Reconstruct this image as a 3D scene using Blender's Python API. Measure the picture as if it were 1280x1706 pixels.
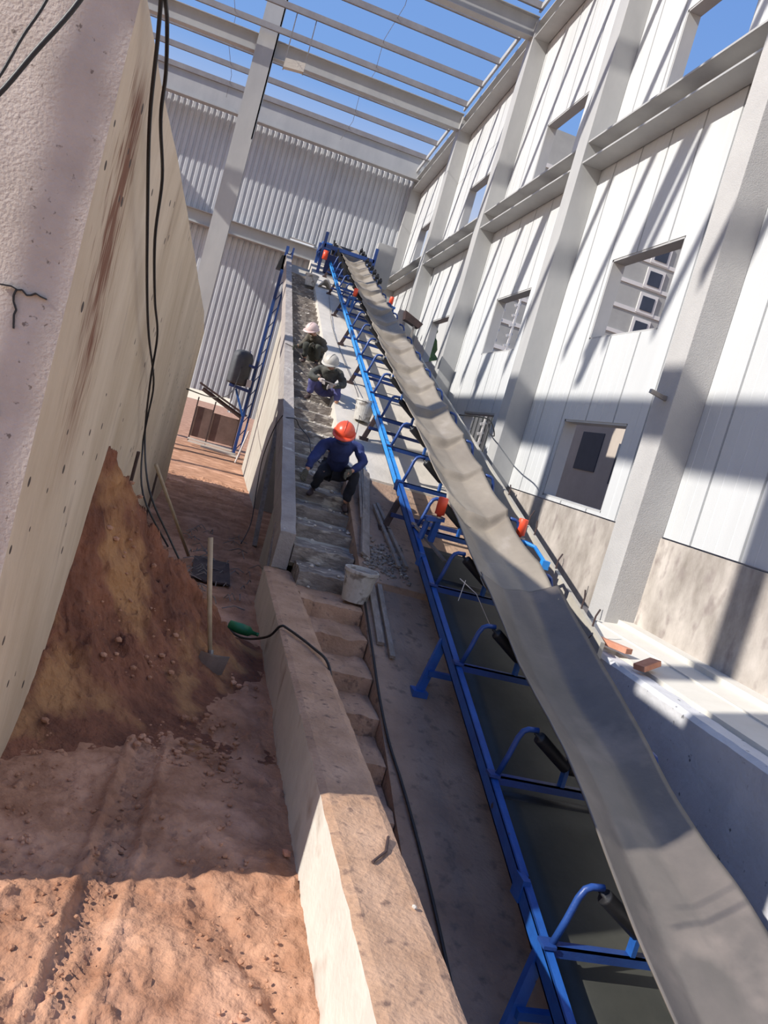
import bpy, bmesh, math, random
from mathutils import Vector, Matrix, noise
random.seed(7)
for o in list(bpy.data.objects): bpy.data.objects.remove(o)
sc = bpy.context.scene
COL = sc.collection
R = math.radians

# ------------------------------------------------------------------ camera
F_PX = 1328.5
cam = bpy.data.objects.new('camera', bpy.data.cameras.new('camera'))
COL.objects.link(cam)
cam.data.sensor_fit = 'VERTICAL'
cam.data.sensor_height = 36.0
cam.data.lens = 36.0 * F_PX / 1706.0
cam.data.clip_start = 0.02
cam.data.clip_end = 600
yaw, pit, roll = .23291, -.087937, .277391
fw = Vector((math.sin(yaw)*math.cos(pit), math.cos(yaw)*math.cos(pit), math.sin(pit)))
rt = Vector((math.cos(yaw), -math.sin(yaw), 0))
up = rt.cross(fw)
RT = rt*math.cos(roll) + up*math.sin(roll)
UP = -rt*math.sin(roll) + up*math.cos(roll)
cam.matrix_world = Matrix(((RT.x, UP.x, -fw.x, 0), (RT.y, UP.y, -fw.y, 0), (RT.z, UP.z, -fw.z, 0), (0, 0, 0, 1)))
sc.camera = cam

# ------------------------------------------------------------------ light
SUN = Vector((1.5, .38, -1)).normalized()
w = bpy.data.worlds.new('sky'); sc.world = w; w.use_nodes = True
nt = w.node_tree; nt.nodes.clear()
out = nt.nodes.new('ShaderNodeOutputWorld'); bg = nt.nodes.new('ShaderNodeBackground')
tc = nt.nodes.new('ShaderNodeTexCoord'); sep = nt.nodes.new('ShaderNodeSeparateXYZ')
rp = nt.nodes.new('ShaderNodeValToRGB')
rp.color_ramp.elements[0].position = 0.0; rp.color_ramp.elements[0].color = (.95, .86, .74, 1)
rp.color_ramp.elements[1].position = 0.75; rp.color_ramp.elements[1].color = (.115, .25, .64, 1)
e = rp.color_ramp.elements.new(.36); e.color = (.2, .37, .74, 1)
e = rp.color_ramp.elements.new(.16); e.color = (.8, .78, .76, 1)
nt.links.new(tc.outputs['Generated'], sep.inputs[0]); nt.links.new(sep.outputs['Z'], rp.inputs[0])
nt.links.new(rp.outputs[0], bg.inputs[0]); nt.links.new(bg.outputs[0], out.inputs[0])
bg.inputs[1].default_value = .77
sd = bpy.data.lights.new('sun', 'SUN'); sd.energy = 4.35; sd.angle = R(.55); sd.color = (1, .95, .88)
so = bpy.data.objects.new('sun', sd); COL.objects.link(so)
so.rotation_euler = (-SUN).to_track_quat('Z', 'Y').to_euler()
sc.view_settings.view_transform = 'Standard'; sc.view_settings.look = 'None'
sc.view_settings.gamma = 1; sc.view_settings.use_curve_mapping = False
sc.view_settings.exposure = 0.46

# ------------------------------------------------------------------ materials
def mat(name, c1, c2=None, scale=2.0, rough=.8, bump=.2, bscale=30, metal=0, spot=None, spot_scale=6, spot_lo=.62, spot_hi=.7,
        stretch=(1, 1, 1), rib=None, det=8, extra=None):
    m = bpy.data.materials.new(name); m.use_nodes = True
    n = m.node_tree.nodes; l = m.node_tree.links
    b = n['Principled BSDF']; b.inputs['Roughness'].default_value = rough; b.inputs['Metallic'].default_value = metal
    t = n.new('ShaderNodeTexCoord'); mp = n.new('ShaderNodeMapping'); mp.inputs['Scale'].default_value = stretch
    l.new(t.outputs['Object'], mp.inputs[0])
    a = n.new('ShaderNodeTexNoise'); a.inputs['Scale'].default_value = scale; a.inputs['Detail'].default_value = det
    a.inputs['Roughness'].default_value = .65
    l.new(mp.outputs[0], a.inputs['Vector'])
    r = n.new('ShaderNodeValToRGB'); c2 = c2 or c1
    r.color_ramp.elements[0].position = .3; r.color_ramp.elements[1].position = .7
    r.color_ramp.elements[0].color = (*c1, 1); r.color_ramp.elements[1].color = (*c2, 1)
    l.new(a.outputs[0], r.inputs[0]); col = r.outputs[0]
    def mix(col, fac, c):
        x = n.new('ShaderNodeMix'); x.data_type = 'RGBA'
        l.new(fac, x.inputs[0]); l.new(col, x.inputs[6]); x.inputs[7].default_value = (*c, 1)
        return x.outputs[2]
    if spot:
        s = n.new('ShaderNodeTexNoise'); s.inputs['Scale'].default_value = spot_scale; s.inputs['Detail'].default_value = 5
        l.new(mp.outputs[0], s.inputs['Vector'])
        q = n.new('ShaderNodeMapRange'); q.inputs[1].default_value = spot_lo; q.inputs[2].default_value = spot_hi
        l.new(s.outputs[0], q.inputs[0]); col = mix(col, q.outputs[0], spot)
    if extra: col = extra(n, l, t, col, mix)
    l.new(col, b.inputs['Base Color'])
    h = n.new('ShaderNodeTexNoise'); h.inputs['Scale'].default_value = bscale; h.inputs['Detail'].default_value = 6
    l.new(mp.outputs[0], h.inputs['Vector'])
    bp = n.new('ShaderNodeBump'); bp.inputs['Strength'].default_value = bump; bp.inputs['Distance'].default_value = .02
    l.new(h.outputs[0], bp.inputs['Height']); last = bp
    if rib:
        wv = n.new('ShaderNodeTexWave'); wv.bands_direction = rib[0]; wv.inputs['Scale'].default_value = rib[1]
        l.new(t.outputs['Object'], wv.inputs['Vector'])
        b2 = n.new('ShaderNodeBump'); b2.inputs['Strength'].default_value = rib[2]; b2.inputs['Distance'].default_value = .01
        l.new(wv.outputs[0], b2.inputs['Height']); l.new(bp.outputs[0], b2.inputs['Normal']); last = b2
    l.new(last.outputs[0], b.inputs['Normal'])
    return m

def streaks(n, l, t, col, mix):
    # brown rust run down the face near its edge, a few dark chips, a pour line
    s = n.new('ShaderNodeSeparateXYZ'); l.new(t.outputs['Object'], s.inputs[0])
    def M(op, a, b=None):
        x = n.new('ShaderNodeMath'); x.operation = op
        for i, v in enumerate((a, b)):
            if v is None: continue
            if isinstance(v, (int, float)): x.inputs[i].default_value = v
            else: l.new(v, x.inputs[i])
        return x.outputs[0]
    ns = n.new('ShaderNodeTexNoise'); ns.inputs['Scale'].default_value = 6; ns.inputs['Detail'].default_value = 8
    mp = n.new('ShaderNodeMapping'); mp.inputs['Scale'].default_value = (1, 5, .8)
    l.new(t.outputs['Object'], mp.inputs[0]); l.new(mp.outputs[0], ns.inputs['Vector'])
    d = M('ABSOLUTE', M('SUBTRACT', M('ADD', s.outputs['Y'], M('MULTIPLY', s.outputs['Z'], .22)), 3.93-8+.22*2.15))
    f = M('SUBTRACT', M('ADD', M('MULTIPLY', ns.outputs[0], 4.6), -1.15), M('MULTIPLY', d, 4.2))
    lim = n.new('ShaderNodeMapRange'); lim.inputs[1].default_value = 1.22+2.15; lim.inputs[2].default_value = 1.0+2.15
    l.new(s.outputs['Z'], lim.inputs[0])
    lim2 = n.new('ShaderNodeMapRange'); lim2.inputs[1].default_value = -.7+2.15; lim2.inputs[2].default_value = .4+2.15
    l.new(s.outputs['Z'], lim2.inputs[0])
    f = M('MULTIPLY', M('MULTIPLY', f, lim.outputs[0]), lim2.outputs[0])
    c = n.new('ShaderNodeClamp'); l.new(f, c.inputs[0])
    col = mix(col, c.outputs[0], (.2, .085, .045))
    v = n.new('ShaderNodeTexVoronoi'); v.inputs['Scale'].default_value = 5.5
    l.new(t.outputs['Object'], v.inputs['Vector'])
    n2 = n.new('ShaderNodeTexNoise'); n2.inputs['Scale'].default_value = 1.2; l.new(t.outputs['Object'], n2.inputs['Vector'])
    q = M('MULTIPLY', M('LESS_THAN', v.outputs['Distance'], .13), M('GREATER_THAN', n2.outputs[0], .48))
    col = mix(col, q, (.07, .05, .04))
    return col

def brick_lines(n, l, t, col, mix):
    b = n.new('ShaderNodeTexBrick'); b.inputs['Scale'].default_value = 1
    return col

CLAD = mat('white_cladding', (.52, .53, .53), (.6, .61, .61), .8, .5, .05, 20, rib=('Y', 14, .12), stretch=(1, 1, .3))
CORR = mat('corrugated_white', (.47, .49, .52), (.56, .58, .6), 1.0, .5, .04, 20)
STEEL = mat('painted_grey_steel', (.37, .37, .37), (.45, .45, .44), 1.5, .55, .05, 60, stretch=(1, 1, .4))
PURL = mat('purlin_steel', (.22, .2, .2), (.3, .285, .28), 2, .5, .05, 60)
COLM = mat('column_render', (.4, .39, .38), (.48, .47, .455), 1.2, .75, .35, 70)
PLAS = mat('mottled_plaster', (.24, .21, .18), (.54, .49, .44), 2.2, .9, .35, 9, spot=(.26, .22, .2), spot_scale=5, spot_lo=.56, spot_hi=.72, stretch=(1, 1, .6))
CONC = mat('formed_concrete', (.48, .37, .25), (.7, .58, .44), 1.1, .85, .3, 14, stretch=(1, 1.5, .5), spot=(.3, .21, .14), spot_scale=2.2, spot_lo=.6, spot_hi=.8, extra=streaks)
ROUGH = mat('rough_concrete', (.45, .385, .33), (.57, .5, .44), 4, .95, .3, 75, spot=(.22, .18, .15), spot_scale=34, spot_lo=.66, spot_hi=.72)
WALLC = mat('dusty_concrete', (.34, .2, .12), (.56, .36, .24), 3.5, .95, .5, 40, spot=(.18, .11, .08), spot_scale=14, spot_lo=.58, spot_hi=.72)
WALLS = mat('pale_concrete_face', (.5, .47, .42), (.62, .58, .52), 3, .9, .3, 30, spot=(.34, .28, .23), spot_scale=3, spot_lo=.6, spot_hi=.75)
STEP = mat('mortar_stair', (.13, .105, .09), (.34, .3, .26), 6, .95, 1, 24, spot=(.5, .45, .38), spot_scale=8, spot_lo=.55, spot_hi=.66, stretch=(.6, 1.5, 1.5))
RAMP = mat('ramp_concrete', (.25, .16, .11), (.44, .3, .21), 1.3, .95, .7, 26, spot=(.17, .12, .09), spot_scale=9, spot_lo=.56, spot_hi=.72)
SCREED = mat('pale_screed', (.5, .46, .4), (.62, .57, .5), 1.5, .9, .3, 25)
GREYC = mat('grey_render', (.5, .5, .51), (.62, .62, .63), 2.5, .9, .4, 18, spot=(.17, .17, .18), spot_scale=12, spot_lo=.66, spot_hi=.72)
LEDGE = mat('pale_ledge', (.6, .57, .5), (.68, .65, .58), 2, .8, .1, 20)
PARA = mat('parapet_concrete', (.27, .24, .22), (.42, .38, .35), 4, .9, .5, 30, spot=(.55, .52, .47), spot_scale=5, spot_lo=.66, spot_hi=.72)
SUPP = mat('support_concrete', (.34, .31, .26), (.46, .44, .38), 1.2, .9, .2, 20)
def soil_extra(n, l, t, col, mix): return col
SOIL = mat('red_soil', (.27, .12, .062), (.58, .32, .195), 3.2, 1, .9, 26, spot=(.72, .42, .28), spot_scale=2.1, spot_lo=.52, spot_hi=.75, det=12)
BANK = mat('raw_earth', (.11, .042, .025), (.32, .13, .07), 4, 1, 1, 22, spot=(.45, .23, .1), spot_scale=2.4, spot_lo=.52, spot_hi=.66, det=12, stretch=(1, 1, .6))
BLUE_SHADE = mat('shaded_blue_paint', (.012, .06, .25), (.02, .12, .42), 3, .42, .1, 60, spot=(.05, .035, .03), spot_scale=9, spot_lo=.68, spot_hi=.74)  # frame blue in its shaded tone, the shade put into the colour
BLUE_LIT = mat('sunlit_blue_paint', (.02, .22, .66), (.035, .33, .78), 3, .4, .1, 60, spot=(.03, .06, .2), spot_scale=8, spot_lo=.6, spot_hi=.7)  # sunlit copy of the frame blue for the upper rails
HOOP = mat('deep_blue_paint', (.014, .04, .17), (.02, .075, .28), 3, .4, .1, 60)
DARKG = mat('dark_grey_paint', (.045, .05, .06), (.08, .085, .095), 3, .6)
NAVY = mat('navy_paint', (.012, .03, .13), (.02, .05, .2), 3, .5, .1, 60)
RUST = mat('rusty_leg', (.03, .02, .02), (.08, .045, .04), 5, .7, .2, 40)
BELT = mat('dusty_rubber_belt', (.2, .17, .135), (.31, .27, .215), 1.6, .55, .08, 30, stretch=(1, .5, 1), spot=(.34, .3, .26), spot_scale=3.2, spot_lo=.62, spot_hi=.82)
BELT_SHADE = mat('shaded_rubber_belt', (.1, .09, .08), (.17, .145, .125), 1.4, .42, .06, 30, spot=(.24, .2, .17), spot_scale=2.2, spot_lo=.58, spot_hi=.8)  # belt rubber darkened for the shade on the lower length, brownish dust spots
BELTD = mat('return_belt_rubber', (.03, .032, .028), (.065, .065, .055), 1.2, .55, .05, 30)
BLACK = mat('black_rubber', (.01, .01, .012), (.02, .02, .022), 3, .5, .1, 50)
RED = mat('orange_red_roller', (.75, .07, .025), (.85, .1, .04), 3, .4, .05, 30)
STEELB = mat('bare_steel', (.25, .22, .2), (.4, .37, .34), 6, .4, .1, 50, metal=.6)
WOOD = mat('weathered_board', (.2, .165, .135), (.36, .31, .27), 4, .85, .4, 20, stretch=(4, 1, 4))
HANDLE = mat('tool_handle_wood', (.38, .28, .17), (.5, .4, .27), 6, .6, .1, 30)
PAIL = mat('dirty_white_plastic', (.4, .37, .32), (.62, .6, .56), 6, .6, .1, 30, spot=(.22, .19, .16), spot_scale=7, spot_lo=.55, spot_hi=.64)
GREEN = mat('green_plastic', (.01, .14, .05), (.02, .2, .07), 5, .4)
BRICK = mat('brick_clay', (.45, .18, .1), (.6, .3, .2), 8, .9)
BROWN = mat('brown_panel', (.12, .075, .06), (.2, .13, .11), 2, .7)
GREYB = mat('facade_grey', (.3, .3, .29), (.4, .4, .38), .4, .9, .1, 2)
FRAMEW = mat('facade_white', (.6, .58, .56), (.66, .64, .62), 1, .8)
DARKW = mat('dark_window', (.02, .03, .05), (.04, .05, .08), 1, .7, 0)
TAUPE = mat('taupe_wall', (.4, .34, .29), (.48, .42, .36), .8, .9)
SHED = mat('dark_shed_sheet', (.06, .065, .07), (.09, .095, .1), 1, .6)
LEAF = mat('foliage', (.03, .07, .02), (.07, .14, .04), 3, .9, 1, 3)
for nd_ in BANK.node_tree.nodes:
    if nd_.type == 'BUMP': nd_.inputs['Distance'].default_value = .05
SKIN = mat('skin', (.42, .22, .14), (.5, .27, .18), 8, .6, .05)
HAIR = mat('black_hair', (.01, .008, .007), (.02, .015, .012), 20, .6)

# ------------------------------------------------------------------ mesh helper
class MB:
    def __init__(s): s.v = []; s.f = []; s.m = []
    def add(s, v, f, m=0):
        k = len(s.v); s.v += [tuple(p) for p in v]; s.f += [tuple(i+k for i in q) for q in f]; s.m += [m]*len(f); return s
    def box(s, x0, x1, y0, y1, z0, z1, m=0):
        return s.hexa([(x0,y0,z0),(x1,y0,z0),(x1,y1,z0),(x0,y1,z0),(x0,y0,z1),(x1,y0,z1),(x1,y1,z1),(x0,y1,z1)], m)
    def hexa(s, p, m=0):
        return s.add(p, [(3,2,1,0),(4,5,6,7),(0,1,5,4),(1,2,6,5),(2,3,7,6),(3,0,4,7)], m)
    def prism(s, poly, axis, a, b, m=0):
        # poly: closed 2-D outline in the two other axes (x,z)->y ; (y,z)->x ; (x,y)->z
        n = len(poly)
        def P(u, t): return {'y': (u[0], t, u[1]), 'x': (t, u[0], u[1]), 'z': (u[0], u[1], t)}[axis]
        v = [P(u, a) for u in poly] + [P(u, b) for u in poly]
        f = [tuple(range(n))[::-1], tuple(range(n, 2*n))] + [(i, (i+1) % n, n+(i+1) % n, n+i) for i in range(n)]
        return s.add(v, f, m)
    def tube(s, pts, r, n=8, m=0):
        pts = [Vector(p) for p in pts]; rs = r if isinstance(r, (list, tuple)) else [r]*len(pts)
        v = []; f = []; ref = None
        for i, p in enumerate(pts):
            d = (pts[min(i+1, len(pts)-1)] - pts[max(i-1, 0)]).normalized()
            if ref is None:
                ref = d.cross(Vector((0, 0, 1))) if abs(d.z) < .9 else d.cross(Vector((1, 0, 0)))
            ref = (ref - d*ref.dot(d)).normalized(); q = d.cross(ref)
            for k in range(n):
                a = 2*math.pi*k/n; v.append(p + ref*math.cos(a)*rs[i] + q*math.sin(a)*rs[i])
        for i in range(len(pts)-1):
            for k in range(n):
                f.append((i*n+k, i*n+(k+1) % n, (i+1)*n+(k+1) % n, (i+1)*n+k))
        f.append(tuple(range(n))[::-1]); f.append(tuple((len(pts)-1)*n+k for k in range(n)))
        return s.add(v, f, m)
    def bar(s, a, b, w, h, m=0, up=(0, 0, 1)):
        a = Vector(a); b = Vector(b); d = (b-a).normalized(); u = Vector(up); u = (u - d*u.dot(d))
        if u.length < 1e-4: u = Vector((1, 0, 0)) - d*d.x
        u.normalize(); x = d.cross(u)
        P = lambda p, i, j: p + x*(w/2*i) + u*(h/2*j)
        return s.hexa([P(a,-1,-1),P(a,1,-1),P(b,1,-1),P(b,-1,-1),P(a,-1,1),P(a,1,1),P(b,1,1),P(b,-1,1)], m)
    def lathe(s, prof, c, n=20, m=0, axis=(0, 0, 1)):
        # prof: (r, h) along axis from c
        ax = Vector(axis).normalized(); e1 = ax.orthogonal().normalized(); e2 = ax.cross(e1); c = Vector(c)
        v = [c + ax*h + (e1*math.cos(2*math.pi*k/n) + e2*math.sin(2*math.pi*k/n))*r for r, h in prof for k in range(n)]
        f = [(i*n+k, i*n+(k+1) % n, (i+1)*n+(k+1) % n, (i+1)*n+k) for i in range(len(prof)-1) for k in range(n)]
        f.append(tuple(range(n))[::-1]); f.append(tuple((len(prof)-1)*n+k for k in range(n)))
        return s.add(v, f, m)
    def slab(s, fn, nu, nv, th, m=0):
        # curved sheet with thickness th below it
        top = [Vector(fn(i/nu, j/nv)) for j in range(nv+1) for i in range(nu+1)]
        k = len(top); v = top + [p - Vector((0, 0, th)) for p in top]; f = []
        W = nu+1
        for j in range(nv):
            for i in range(nu):
                a = j*W+i; f.append((a, a+1, a+W+1, a+W)); f.append((k+a, k+a+W, k+a+W+1, k+a+1))
        for i in range(nu):
            f.append((i, k+i, k+i+1, i+1)); a = nv*W+i; f.append((a, a+1, k+a+1, k+a))
        for j in range(nv):
            a = j*W; f.append((a, a+W, k+a+W, k+a)); a = j*W+nu; f.append((a, k+a, k+a+W, a+W))
        return s.add(v, f, m)

def obj(name, mb, mats, parent=None, smooth=False, bevel=0):
    if not isinstance(mats, (list, tuple)): mats = [mats]
    me = bpy.data.meshes.new(name)
    off = Vector((0, 0, 0)); loc = None
    if parent is not None:
        p = parent
        while p is not None: off += p.location; p = p.parent
    else:
        xs = [p[0] for p in mb.v]; ys = [p[1] for p in mb.v]; zs = [p[2] for p in mb.v]
        loc = Vector(((min(xs)+max(xs))/2, (min(ys)+max(ys))/2, min(zs))); off = loc
    me.from_pydata([(p[0]-off.x, p[1]-off.y, p[2]-off.z) for p in mb.v], [], mb.f)
    for m in mats: me.materials.append(m)
    me.polygons.foreach_set('material_index', mb.m)
    bm = bmesh.new(); bm.from_mesh(me); bmesh.ops.recalc_face_normals(bm, faces=bm.faces); bm.to_mesh(me); bm.free()
    if smooth: me.polygons.foreach_set('use_smooth', [True]*len(me.polygons))
    me.update()
    o = bpy.data.objects.new(name, me); COL.objects.link(o)
    if parent is not None: o.parent = parent
    else: o.location = loc
    if bevel:
        b = o.modifiers.new('bevel', 'BEVEL'); b.width = bevel; b.segments = 2; b.limit_method = 'ANGLE'
    return o
def worldspace(o):          # keep texture space of a setting mesh in place coordinates
    l = o.location.copy(); o.location = (0, 0, 0)
    for v in o.data.vertices: v.co += l
    return o
def tag(o, label, cat, group=None):
    o['label'] = label; o['category'] = cat
    if group: o['group'] = group
    return o
def struct(name, mb, mats, **k):
    o = worldspace(obj(name, mb, mats, **k)); o['kind'] = 'structure'; return o
def thing(name, label, cat, loc, group=None):
    o = bpy.data.objects.new(name, None); COL.objects.link(o); o.location = loc; o.empty_display_size = .1
    return tag(o, label, cat, group)
def fbm(x, y, z=0, s=1, o=4):
    return noise.fractal(Vector((x*s, y*s, z*s)), 1.0, 2.0, o)

G = -2.15                   # floor of the yard
# ================================================================== SETTING
# ---- ground
def gh(x, y):
    h = G + .035*fbm(x, y, 0, 1.3) + .018*fbm(x, y, 3, 5)
    return h
def axis(a, b, fine0, fine1, cs, fs):
    o = []; t = a
    while t < b:
        o.append(t); t += fs if fine0 <= t < fine1 else cs
    o.append(b); return o
def ground():
    xs = axis(-1.2, 1.1, -1.2, 1.1, .05, .017); ys = axis(1.6, 20, 1.6, 6.0, .09, .017)
    v = []; f = []
    for y in ys:
        for x in xs:
            h = gh(x, y)
            n1 = fbm(x, y, 7, 3.5, 6)
            h += .02*max(0, n1) + .012*fbm(x, y, 2, 18, 3)
            c = noise.noise(Vector((x*14, y*14, 1))) + .5*noise.noise(Vector((x*2.2, y*2.2, 5)))
            if c > .42: h += .022*min(1, (c-.42)*5)             # clods
            # tyre rut with tread bars
            xc = .02 + .16*(y-3.0)*.35
            d = abs(x - xc)
            if d < .09 and y < 6.5:
                k = 1-(d/.09)**4
                h += k*(-.022 + .014*(1 if math.sin((y + (x-xc)*.9)*2*math.pi/.05) > 0 else 0))
            elif d < .13 and y < 6.5: h += .015
            # footprints / drag marks
            h -= .02*max(0, 1-abs(((x-.55)*.8 + (y-3.2)*.35 + .05*fbm(x, y, 9, 3)))/.05)*(1 if 2.6 < y < 3.6 else 0)
            v.append((x, y, h))
    W = len(xs)
    for j in range(len(ys)-1):
        for i in range(W-1):
            a = j*W+i; f.append((a, a+1, a+W+1, a+W))
    m = MB().add(v, f)
    o = struct('floor', m, SOIL, smooth=True)
ground()
m = MB()
m.box(-60, 80, 34.2, 140, G-.4, G-.12); m.box(-60, 80, -30, 34.2, G-3.9, G-3.5)
m.box(-9.5, -.5, -5, 34.2, G-.3, G-.05); m.box(-1.2, 1.3, -5, 1.6, G-.3, G); m.box(-.7, 4.8, 19.9, 34.2, G-.3, G-.04); m.box(1.0, 1.86, 8.8, 20, G-.3, G-.01)
m.box(6.1, 80, -30, 34.2, G-.4, G-.12); m.box(-60, -9.5, -30, 34.2, G-.4, G-.12)
struct('ground', m, SOIL)

# ---- right wall: cladding over a plastered dado, with openings
WX = 5.8; ZT = 11.5
bays = [3.3, 9.15, 14.85, 21.0, 27.2, 33.6]
wins = []
for k in range(5):
    c = (bays[k]+bays[k+1])/2 + .05
    hw = 1.12
    if k == 0: hw = 1.0; c = 5.2
    for (a, b) in ((-.18, 1.2), (2.63, 4.03), (6.9, 8.28)):
        if k == 0 and a < 6: continue
        wins.append((c-hw, c+hw, a, b))
def clad_strip(m, ya, yb, za, zb):
    P = [(WX+.2, ya), (WX, ya)]
    s = math.ceil(ya/.95)*.95
    while s < yb-.04:
        if s > ya+.04: P += [(WX, s-.022), (WX+.05, s-.016), (WX+.05, s+.016), (WX, s+.022)]
        for q in (.24, .47, .71):
            t = s+q
            if t < yb-.05 : P += [(WX, t-.012), (WX-.006, t), (WX, t+.012)]
        s += .95
    P += [(WX, yb), (WX+.2, yb)]
    m.prism(P, 'z', za, zb)
m = MB()
ycuts = sorted(set([2.0, 33.8] + [w_[0] for w_ in wins] + [w_[1] for w_ in wins]))
for ya, yb in zip(ycuts, ycuts[1:]):
    zc = -.23; hs = sorted([(w_[2], w_[3]) for w_ in wins if w_[0] <= ya+1e-4 and w_[1] >= yb-1e-4])
    for a, b in hs:
        if a > zc: clad_strip(m, ya, yb, zc, a)
        zc = b
    clad_strip(m, ya, yb, zc, ZT)
struct('wall_right', m, CLAD)
m = MB()
lw = sorted((w_[0], w_[1]) for w_ in wins if w_[2] < 0)
m.box(WX-.03, WX+.24, 2.0, 33.8, -1.6, -.25)
struct('wall_right_dado', m, PLAS)
for i, (a, b, c, d) in enumerate(wins):
    m = MB(); t = .035
    m.box(WX+.01, WX+.24, a-.002, a+t, c, d); m.box(WX+.01, WX+.24, b-t, b+.002, c, d)
    m.box(WX+.01, WX+.24, a, b, d-t, d+.002); m.box(WX+.01, WX+.24, a, b, c-.002, c+t)
    struct('window_%d' % (i+1), m, STEEL)
# ---- far wall: corrugated sheet above a lower opening
def corr(x0, x1, z0, z1, y, m, p=.235, d=.05):
    P = []; x = x0; Q = []
    while x < x1-.01:
        for q, e in ((0, 0), (.3, 0), (.42, d), (.88, d)):
            if x+q*p < x1: P.append((x+q*p, y-e))
        x += p
    P.append((x1, y)); P += [(x1, y+.03), (x0, y+.03)]
    m.prism(P, 'z', z0, z1)
m = MB(); corr(-9.3, .45, -.15, 6.45, 33.95, m); corr(.45, 5.8, -.7, 6.45, 33.95, m)
corr(-9.3, 1.1, 6.45, 10.62, 33.95, m); corr(2.15, 5.8, 6.45, 10.62, 33.95, m); corr(1.1, 2.15, 6.85, 10.62, 33.95, m)
struct('wall_far', m, CORR)
m = MB()
for (a, b, c, d) in ((1.1, 2.15, 6.82, 6.86), (1.1, 1.13, 6.45, 6.86), (2.12, 2.15, 6.45, 6.86)): m.box(a, b, 33.86, 33.99, c, d)
struct('window_16', m, STEEL)

# ---- pale ledge slab along the right wall, grey pit wall, retaining parapet of the ramp
m = MB()
m.hexa([(4.77,2,-1.75),(5.8,2,-1.75),(5.8,9.2,-1.75),(4.77,9.2,-1.75),(4.77,2,-1.53),(5.8,2,-1.44),(5.8,9.2,-1.44),(4.77,9.2,-1.53)])
m.box(5.55, 5.79, 2, 9.2, -1.5, -1.405); m.box(5.2, 5.23, 2, 9.2, -1.6, -1.475)
struct('floor_ledge', m, LEDGE)
def rampz(y): return .318*y - 4.2
m = MB()
def pitwall(u, v):
    y = 1.0+v*6.7; x = 4.5+.27*u
    return (x + .006*fbm(x, y, 1, 3), y, -1.56 + .008*fbm(x, y, 0, 4) - (0.02*abs(u-.5)**2*8 if u > .9 or u < .1 else 0))
m.slab(pitwall, 6, 60, 2.4)
struct('wall_pit', m, GREYC, smooth=False)
m = MB()
m.prism([(7.45, -2.6), (7.45, -1.42), (27.5, 4.6), (28.5, 4.6), (28.5, 3.9), (14, -2.0)], 'x', 4.4, 4.45)
struct('wall_ramp', m, SUPP)
m = MB(); m.box(4.45, 5.8, 7.7, 33.9, -1.9, -1.53); struct('floor_side', m, SCREED)
# ---- ramp slab in three lifts
def ramp_part(m, y0, y1, dz, th):
    n = int((y1-y0)/.12)
    m.slab(lambda u, v: (1.92+(4.42-1.92)*u, y0+(y1-y0)*v, rampz(y0+(y1-y0)*v)+dz + .012*fbm(u*2.5, y0+(y1-y0)*v, 0, 1.6)), 26, n, th)
m = MB(); ramp_part(m, 1.2, 8.3, 0, .35); struct('floor_ramp_lower', m, RAMP, smooth=False)
m = MB(); ramp_part(m, 8.25, 11.1, .07, .4); struct('floor_ramp_middle', m, RAMP)
m = MB(); ramp_part(m, 11.05, 30.6, .1, .4); struct('floor_ramp_upper', m, SCREED)

# ================================================================== STEEL FRAME
for i, y in enumerate(bays[1:]):
    nm = ['nearest of the five, by the two fallen bricks', 'second from the camera, with the lower window frames either side', 'third from the camera', 'fourth from the camera', 'in the far corner of the hall']
    dy = .47 if i < 4 else .3
    m = MB(); m.box(5.35, 5.8, y, y+dy, -1.6 if i < 1 else -1.5, 11.4 - .068*(y-22))
    tag(worldspace(obj('steel_column', m, COLM if i == 0 else STEEL, bevel=.01)), 'tall grey column against the right wall, ' + nm[i], 'column')
def hbeam(m, y0, y1, x0, x1, z0, z1, t=.03, sl=0):
    xm = x1 - .05
    za, zb = z0, z0+sl*(y1-y0); H = z1-z0
    def b(xa, xb, h0, h1):
        m.hexa([(xa,y0,za+h0),(xb,y0,za+h0),(xb,y1,zb+h0),(xa,y1,zb+h0),(xa,y0,za+h1),(xb,y0,za+h1),(xb,y1,zb+h1),(xa,y1,zb+h1)])
    b(x0, x1, 0, t); b(x0, x1, H-t, H); b(xm-t/2, xm+t/2, t, H-t)
for i in range(5):
    m = MB(); y0 = bays[i]+(.47 if i else 0); y1 = bays[i+1]
    hbeam(m, y0, y1, 5.38, 5.78, 6.02, 6.45, .035)
    nm = ['nearest one, cut by the right edge', 'between the first and second columns', 'between the second and third columns', 'between the third and fourth columns', 'farthest, ending in the hall corner'][i]
    tag(worldspace(obj('wall_girder', m, STEEL)), 'grey girder along the right wall, ' + nm, 'beam')
    m = MB(); zz = lambda y: 11.55-.068*(y-22)
    hbeam(m, y0, y1, 5.38, 5.78, zz(y0)-.62, zz(y0)-.2, .03, -.068)
    m.hexa([(5.3,y0,zz(y0)+.0),(5.36,y0,zz(y0)),(5.36,y1,zz(y1)),(5.3,y1,zz(y1)),(5.3,y0,zz(y0)+.16),(5.36,y0,zz(y0)+.16),(5.36,y1,zz(y1)+.16),(5.3,y1,zz(y1)+.16)])
    if i > 1:
        nm = {2: 'between the second and third roof girders from the far wall', 3: 'over the third window bay', 4: 'meeting the far wall'}[i]
        if i == 2: nm = 'nearest piece in the top of the view'
        tag(worldspace(obj('eave_beam', m, STEEL)), 'grey eave beam along the top of the right wall, ' + nm, 'beam')
    else:
        tag(worldspace(obj('eave_beam', m, STEEL)), 'grey eave beam along the top of the right wall, ' + ['above the first bay', 'above the nearest columns'][i], 'beam')
def zroof(y): return 11.65-.068*(y-22.4)
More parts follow.
